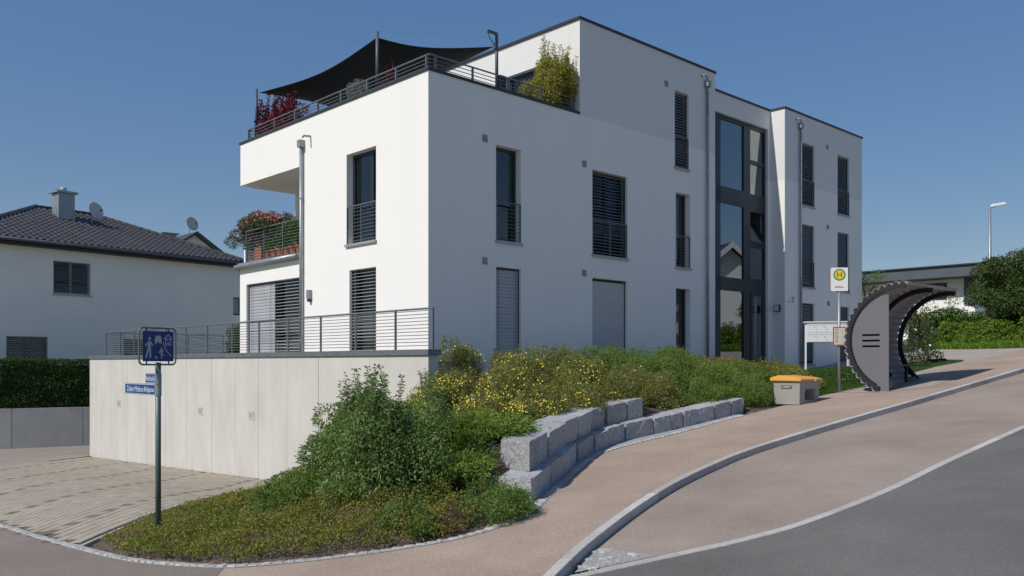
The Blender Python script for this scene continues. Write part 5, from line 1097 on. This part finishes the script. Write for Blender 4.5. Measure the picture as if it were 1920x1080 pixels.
for z in (3.0, 5.6): w = MB().box(2.0, 3.4, -.02, .05, z, z + 1.3).build('window', 'anth', GH); MB().box(2.1, 3.3, -.03, -.021, z + .1, z + 1.2).build('pane', 'glass', w)

# ------------------------------------------------------------------ retaining wall and hedge on the left
p0, p1 = np.array([-27., 30.9]), np.array([-11.8, 39.1]); dd = (p1 - p0) / np.linalg.norm(p1 - p0); RWL = float(np.linalg.norm(p1 - p0)); ra = math.atan2(dd[1], dd[0])
RW = empty('garden_retaining_wall', (*p0, 0), ra, 'low grey concrete retaining wall under the clipped hedge', 'wall')
joints = np.arange(.3, RWL, 2.55)
for i in range(len(joints) - 1): MB().box(joints[i] + .01, joints[i + 1] - .01, 0, .25, -1.8, .2).build('concrete_panel', 'concg', RW, bevel=.01)
MB().box(.3, joints[-1], .05, .2, -1.8, .17).build('joint_core', 'black', RW)
HG = empty('clipped_hedge', (*p0, .2), ra, 'dark green clipped hedge on top of the low retaining wall', 'hedge')
n = 60000; x = rng.uniform(0, RWL, n); face = rng.uniform(0, 1, n); yy = np.where(face < .6, rng.uniform(.05, .35, n), rng.uniform(.1, 1.1, n)); zz = np.where(face < .6, rng.uniform(.05, 1.9, n), rng.uniform(1.78, 1.98, n))
wv = .10 * np.array([noise.noise(Vector((a * 1.7, c * 1.7, 0))) for a, c in zip(x, zz)]); P = np.stack([x, yy - wv, zz + wv * .6], 1); N_ = np.where((face < .6)[:, None], np.array([0, -1, .2]), np.array([0, -.2, 1.])); v, f = leaf_arrays(P, N_, .085, .05, .7, .2, .2); np_mesh('foliage', v, f, 'l_hedge', HG)
MB().box(0, RWL, .40, .95, 0, 1.74).build('inner_growth', 'l_hedge', HG)

# ------------------------------------------------------------------ right: pavilion, lamp, tree, hedge, herbs
PB = empty('flat_roofed_house', (23.5, 44, 0), ANG, 'low house with dark flat roof and white wall behind the bus shelter', 'house')
MB().box(0, 9, 0, 18, 1.5, 6.38).build('wall', 'white', PB); MB().box(-1.0, 9.5, -.45, 18.5, 6.40, 6.95).build('roof_fascia', 'fascia', PB, bevel=.02); MB().box(-1.1, 9.6, -.55, 18.6, 6.952, 7.02).build('roof', 'coping', PB)
w = MB().box(-.04, .02, 1.35, 3.2, 5.35, 6.2).build('window', 'anth', PB); MB().box(-.055, -.041, 1.45, 3.1, 5.43, 6.12).build('pane', 'glass', w)
MB().box(-.06, .0, -.02, .5, 5.0, 6.39).build('corner_cladding', 'fascia', PB)
MB().box(.9, 1.7, -.62, -.56, 6.2, 7.2).box(.9, 1.7, -.559, .1, 7.03, 7.2).build('red_panel', 'red', PB)
MB().box(-1.1, -.02, 6.6, 13.5, 4.55, 5.35).build('red_canopy', 'red', PB)
LP = empty('street_lamp', (20.4, 37, zr(20.4, 37)), 0, 'grey street lamp with single short arm rising behind the tree', 'street lamp')
zt_ = 8.7 - zr(20.4, 37); MB().tube([(0, 0, -.2), (0, 0, 2.2), (0, 0, zt_)], [.085, .075, .05], 10).build('pole', 'zinc', LP, smooth=True); MB().tube([(0, 0, zt_ - .04), (.22, -.02, zt_ + .03)], .03, 8).build('arm', 'zinc', LP)
MB().add([(.05, -.13, zt_ - .02), (.68, -.11, zt_ + .10), (.68, .11, zt_ + .10), (.05, .13, zt_ - .02), (.10, -.10, zt_ + .11), (.60, -.08, zt_ + .20), (.60, .08, zt_ + .20), (.10, .10, zt_ + .11)], [(3, 2, 1, 0), (4, 5, 6, 7), (0, 1, 5, 4), (1, 2, 6, 5), (2, 3, 7, 6), (3, 0, 4, 7)]).build('lamp_head', 'signwhite', LP, bevel=.02)
def tree(name, label, x, y, z, h_tr, r_tr, clumps, dens, L, Wd, mat, group=None, lean=0.):
    root = empty(name, (x, y, z), 0, label, 'tree', group); m = MB(); m.tube([(0, 0, -.2), (.03, 0, h_tr * .5), (lean, 0, h_tr)], [r_tr * 1.25, r_tr, r_tr * .8], 9)
    for c_ in clumps[:14]:
        e = (c_[0] - x, c_[1] - y, c_[2] - z); m.tube([(lean, 0, h_tr * .9), (e[0] * .45 + lean * .5, e[1] * .45, h_tr + (e[2] - h_tr) * .5), e], [r_tr * .55, r_tr * .35, r_tr * .1], 6, cap=False)
    m.build('trunk', 'bark', root, smooth=True); P, Nn = clump_points(clumps, dens, .5); v, f = leaf_arrays(P, Nn, L, Wd, .7, .1, .3); np_mesh('crown', v - np.array([x, y, z]), f, mat, root); return root
tx, ty = 19.9, 34.5; tz = zr(tx, ty); cl = []
for i in range(84):
    a = random.random() * 6.283; e = random.uniform(-1.15, 1); rr = 1.95 * math.sqrt(max(.0, 1 - e * e * .8)) * random.uniform(.35, .95); cl.append((tx + .35 + rr * math.cos(a) * 1.12, ty + rr * math.sin(a), 4.95 + e * 1.25 + .28 * max(0, math.cos(a)), .42, .42, .34))
tree('round_tree', 'bushy round-crowned green tree at the right edge behind the herbs', tx, ty, tz, 1.5, .10, cl, 230, .10, .055, 'l_tree')
for (x, y, zt, r, lab) in ((16.5, 40.2, 6.2, .8, 'feathery light green young tree beside the corner of the apartment building'), (17.3, 37, 5.15, .7, 'small light green young tree behind the roof of the bus shelter'), (20.0, 39.5, 5.0, .5, 'thin pale young tree between the bus shelter and the round tree')):
    z = zr(x, y); tree('young_tree', lab, x, y, z, (zt - z) * .55, .04, [(x + random.uniform(-r, r) * .7, y + random.uniform(-r, r) * .7, zt - random.uniform(0, 1.3), .28, .28, .2) for _ in range(16)], 90, .11, .04, 'l_fern', 'young trees on the right')
z = zr(15.0, 36); shrub('orange_plant', 'orange-tinged plant showing behind the back edge of the bus shelter', 'shrub', 15.0, 35.0, z, [(14.9 + random.uniform(-.4, .5), 35 + random.uniform(-.3, .3), random.uniform(3.6, 4.55), .25, .25, .2) for _ in range(12)], 160, .10, .05, 'l_yel', cut_ground=z, flowers=(60, .06, 'f_red'))
RH = empty('laurel_hedge', (18.2, 39.2, 2.5), 0, 'glossy dark green hedge below the white wall at the right', 'hedge')
n = 26000; t = rng.uniform(0, 1, n); px = 18.0 + 8 * t; py = 39.2 - 3.4 * t + rng.uniform(-.5, .4, n); pz = 2.4 + rng.uniform(0, 1.95, n) + .12 * np.sin(px * 3); P = np.stack([px, py, pz], 1); v, f = leaf_arrays(P, unit(rng.normal(0, .4, (n, 3)) + np.array([-.1, -1, .4])), .13, .06, .7, .2, .2); np_mesh('foliage', v - np.array([18.2, 39.2, 2.5]), f, 'l_laurel', RH)
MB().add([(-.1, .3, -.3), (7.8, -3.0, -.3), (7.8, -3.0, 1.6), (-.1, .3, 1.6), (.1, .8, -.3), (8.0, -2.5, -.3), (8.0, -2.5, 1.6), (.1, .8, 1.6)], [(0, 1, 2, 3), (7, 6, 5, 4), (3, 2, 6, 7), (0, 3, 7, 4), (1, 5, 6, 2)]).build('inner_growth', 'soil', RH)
FE = [(18.2, 36.2), (18.6, 35.3), (18.5, 34.4), (19.2, 34.9), (19.0, 33.6), (19.7, 33.9), (19.5, 32.7), (20.2, 33.0), (20.1, 31.8), (20.8, 32.2), (20.9, 31.0)]
for i, (x, y) in enumerate(FE):
    z = zr(x, y); shrub('tall_herb', 'clump of tall bright green herbs before the hedge, %s from the bus shelter side' % ORD[i], 'plant', x, y, z, dome_clumps(x, y, z, .62, 1.0, 13, .4), 210, .17, .045, 'l_fern', 'tall herbs before the hedge', shoots=10, shoot_h=.3, cut_ground=z, droop=.4, stem=False)
grass('long_grass', 'strip of long grass in front of the tall herbs', [(17.1, 36.2), (17.6, 33.2), (18.3, 31), (19.0, 28.9), (22.5, 29.5), (21, 33), (18.5, 37)], 22000, lambda x, y: zr(x, y) - .02, .26, 'l_fern')
x, y = 13.3, 28.2; z = zr(x, y); shrub('white_flowering_shrub', 'loose shrub with white blossoms beyond the bus shelter', 'shrub', x, y, z, dome_clumps(x, y, z + .1, .68, 1.55, 26, .34), 260, .08, .04, 'l_ole', flowers=(46, .05, 'f_white'), shoots=12, shoot_h=.3, cut_ground=z)
# greenery glimpsed behind the terrace
x, y = -9.75, 30.6; shrub('terrace_bush', 'dark bush glimpsed behind the terrace railing beside the ground floor corner', 'shrub', x, y, 2.05, [(x + random.uniform(-.25, .2), y + random.uniform(-.3, .3), 2.2 + q * .11, .3, .3, .2) for q in range(10)], 320, .08, .05, 'l_hedge', cut_ground=2.05)

# gabled house across the street, right of the frame (seen mirrored in the stair glazing)
OH = empty('opposite_house', (33, 34.5, 3.0), R(-20), 'white gabled house across the street beyond the right edge', 'house')
MB().add([(0, -5, 0), (0, 5, 0), (0, 5, 2.6), (0, 0, 6.4), (0, -5, 2.6), (10, -5, 0), (10, 5, 0), (10, 5, 2.6), (10, 0, 6.4), (10, -5, 2.6)], [(0, 4, 3, 2, 1), (5, 6, 7, 8, 9), (1, 2, 7, 6), (0, 5, 9, 4)]).build('wall', 'white', OH)
for sg_ in (-1, 1):
    MB().add([(-.5, 0, 6.45), (-.5, sg_ * 5.6, 2.2), (10.5, sg_ * 5.6, 2.2), (10.5, 0, 6.45), (-.5, 0, 6.65), (-.5, sg_ * 5.6, 2.4), (10.5, sg_ * 5.6, 2.4), (10.5, 0, 6.65)], [(0, 1, 2, 3), (4, 5, 6, 7), (0, 4, 5, 1), (1, 5, 6, 2), (2, 6, 7, 3), (3, 7, 4, 0)]).build('roof', 'tile', OH)
    MB().add([(-.54, 0, 6.3), (-.54, sg_ * 5.65, 2.05), (-.54, sg_ * 5.65, 2.42), (-.54, 0, 6.67), (-.505, 0, 6.3), (-.505, sg_ * 5.65, 2.05), (-.505, sg_ * 5.65, 2.42), (-.505, 0, 6.67)], [(0, 1, 2, 3), (7, 6, 5, 4), (0, 4, 5, 1), (3, 2, 6, 7)]).build('barge_board', 'signwhite', OH)
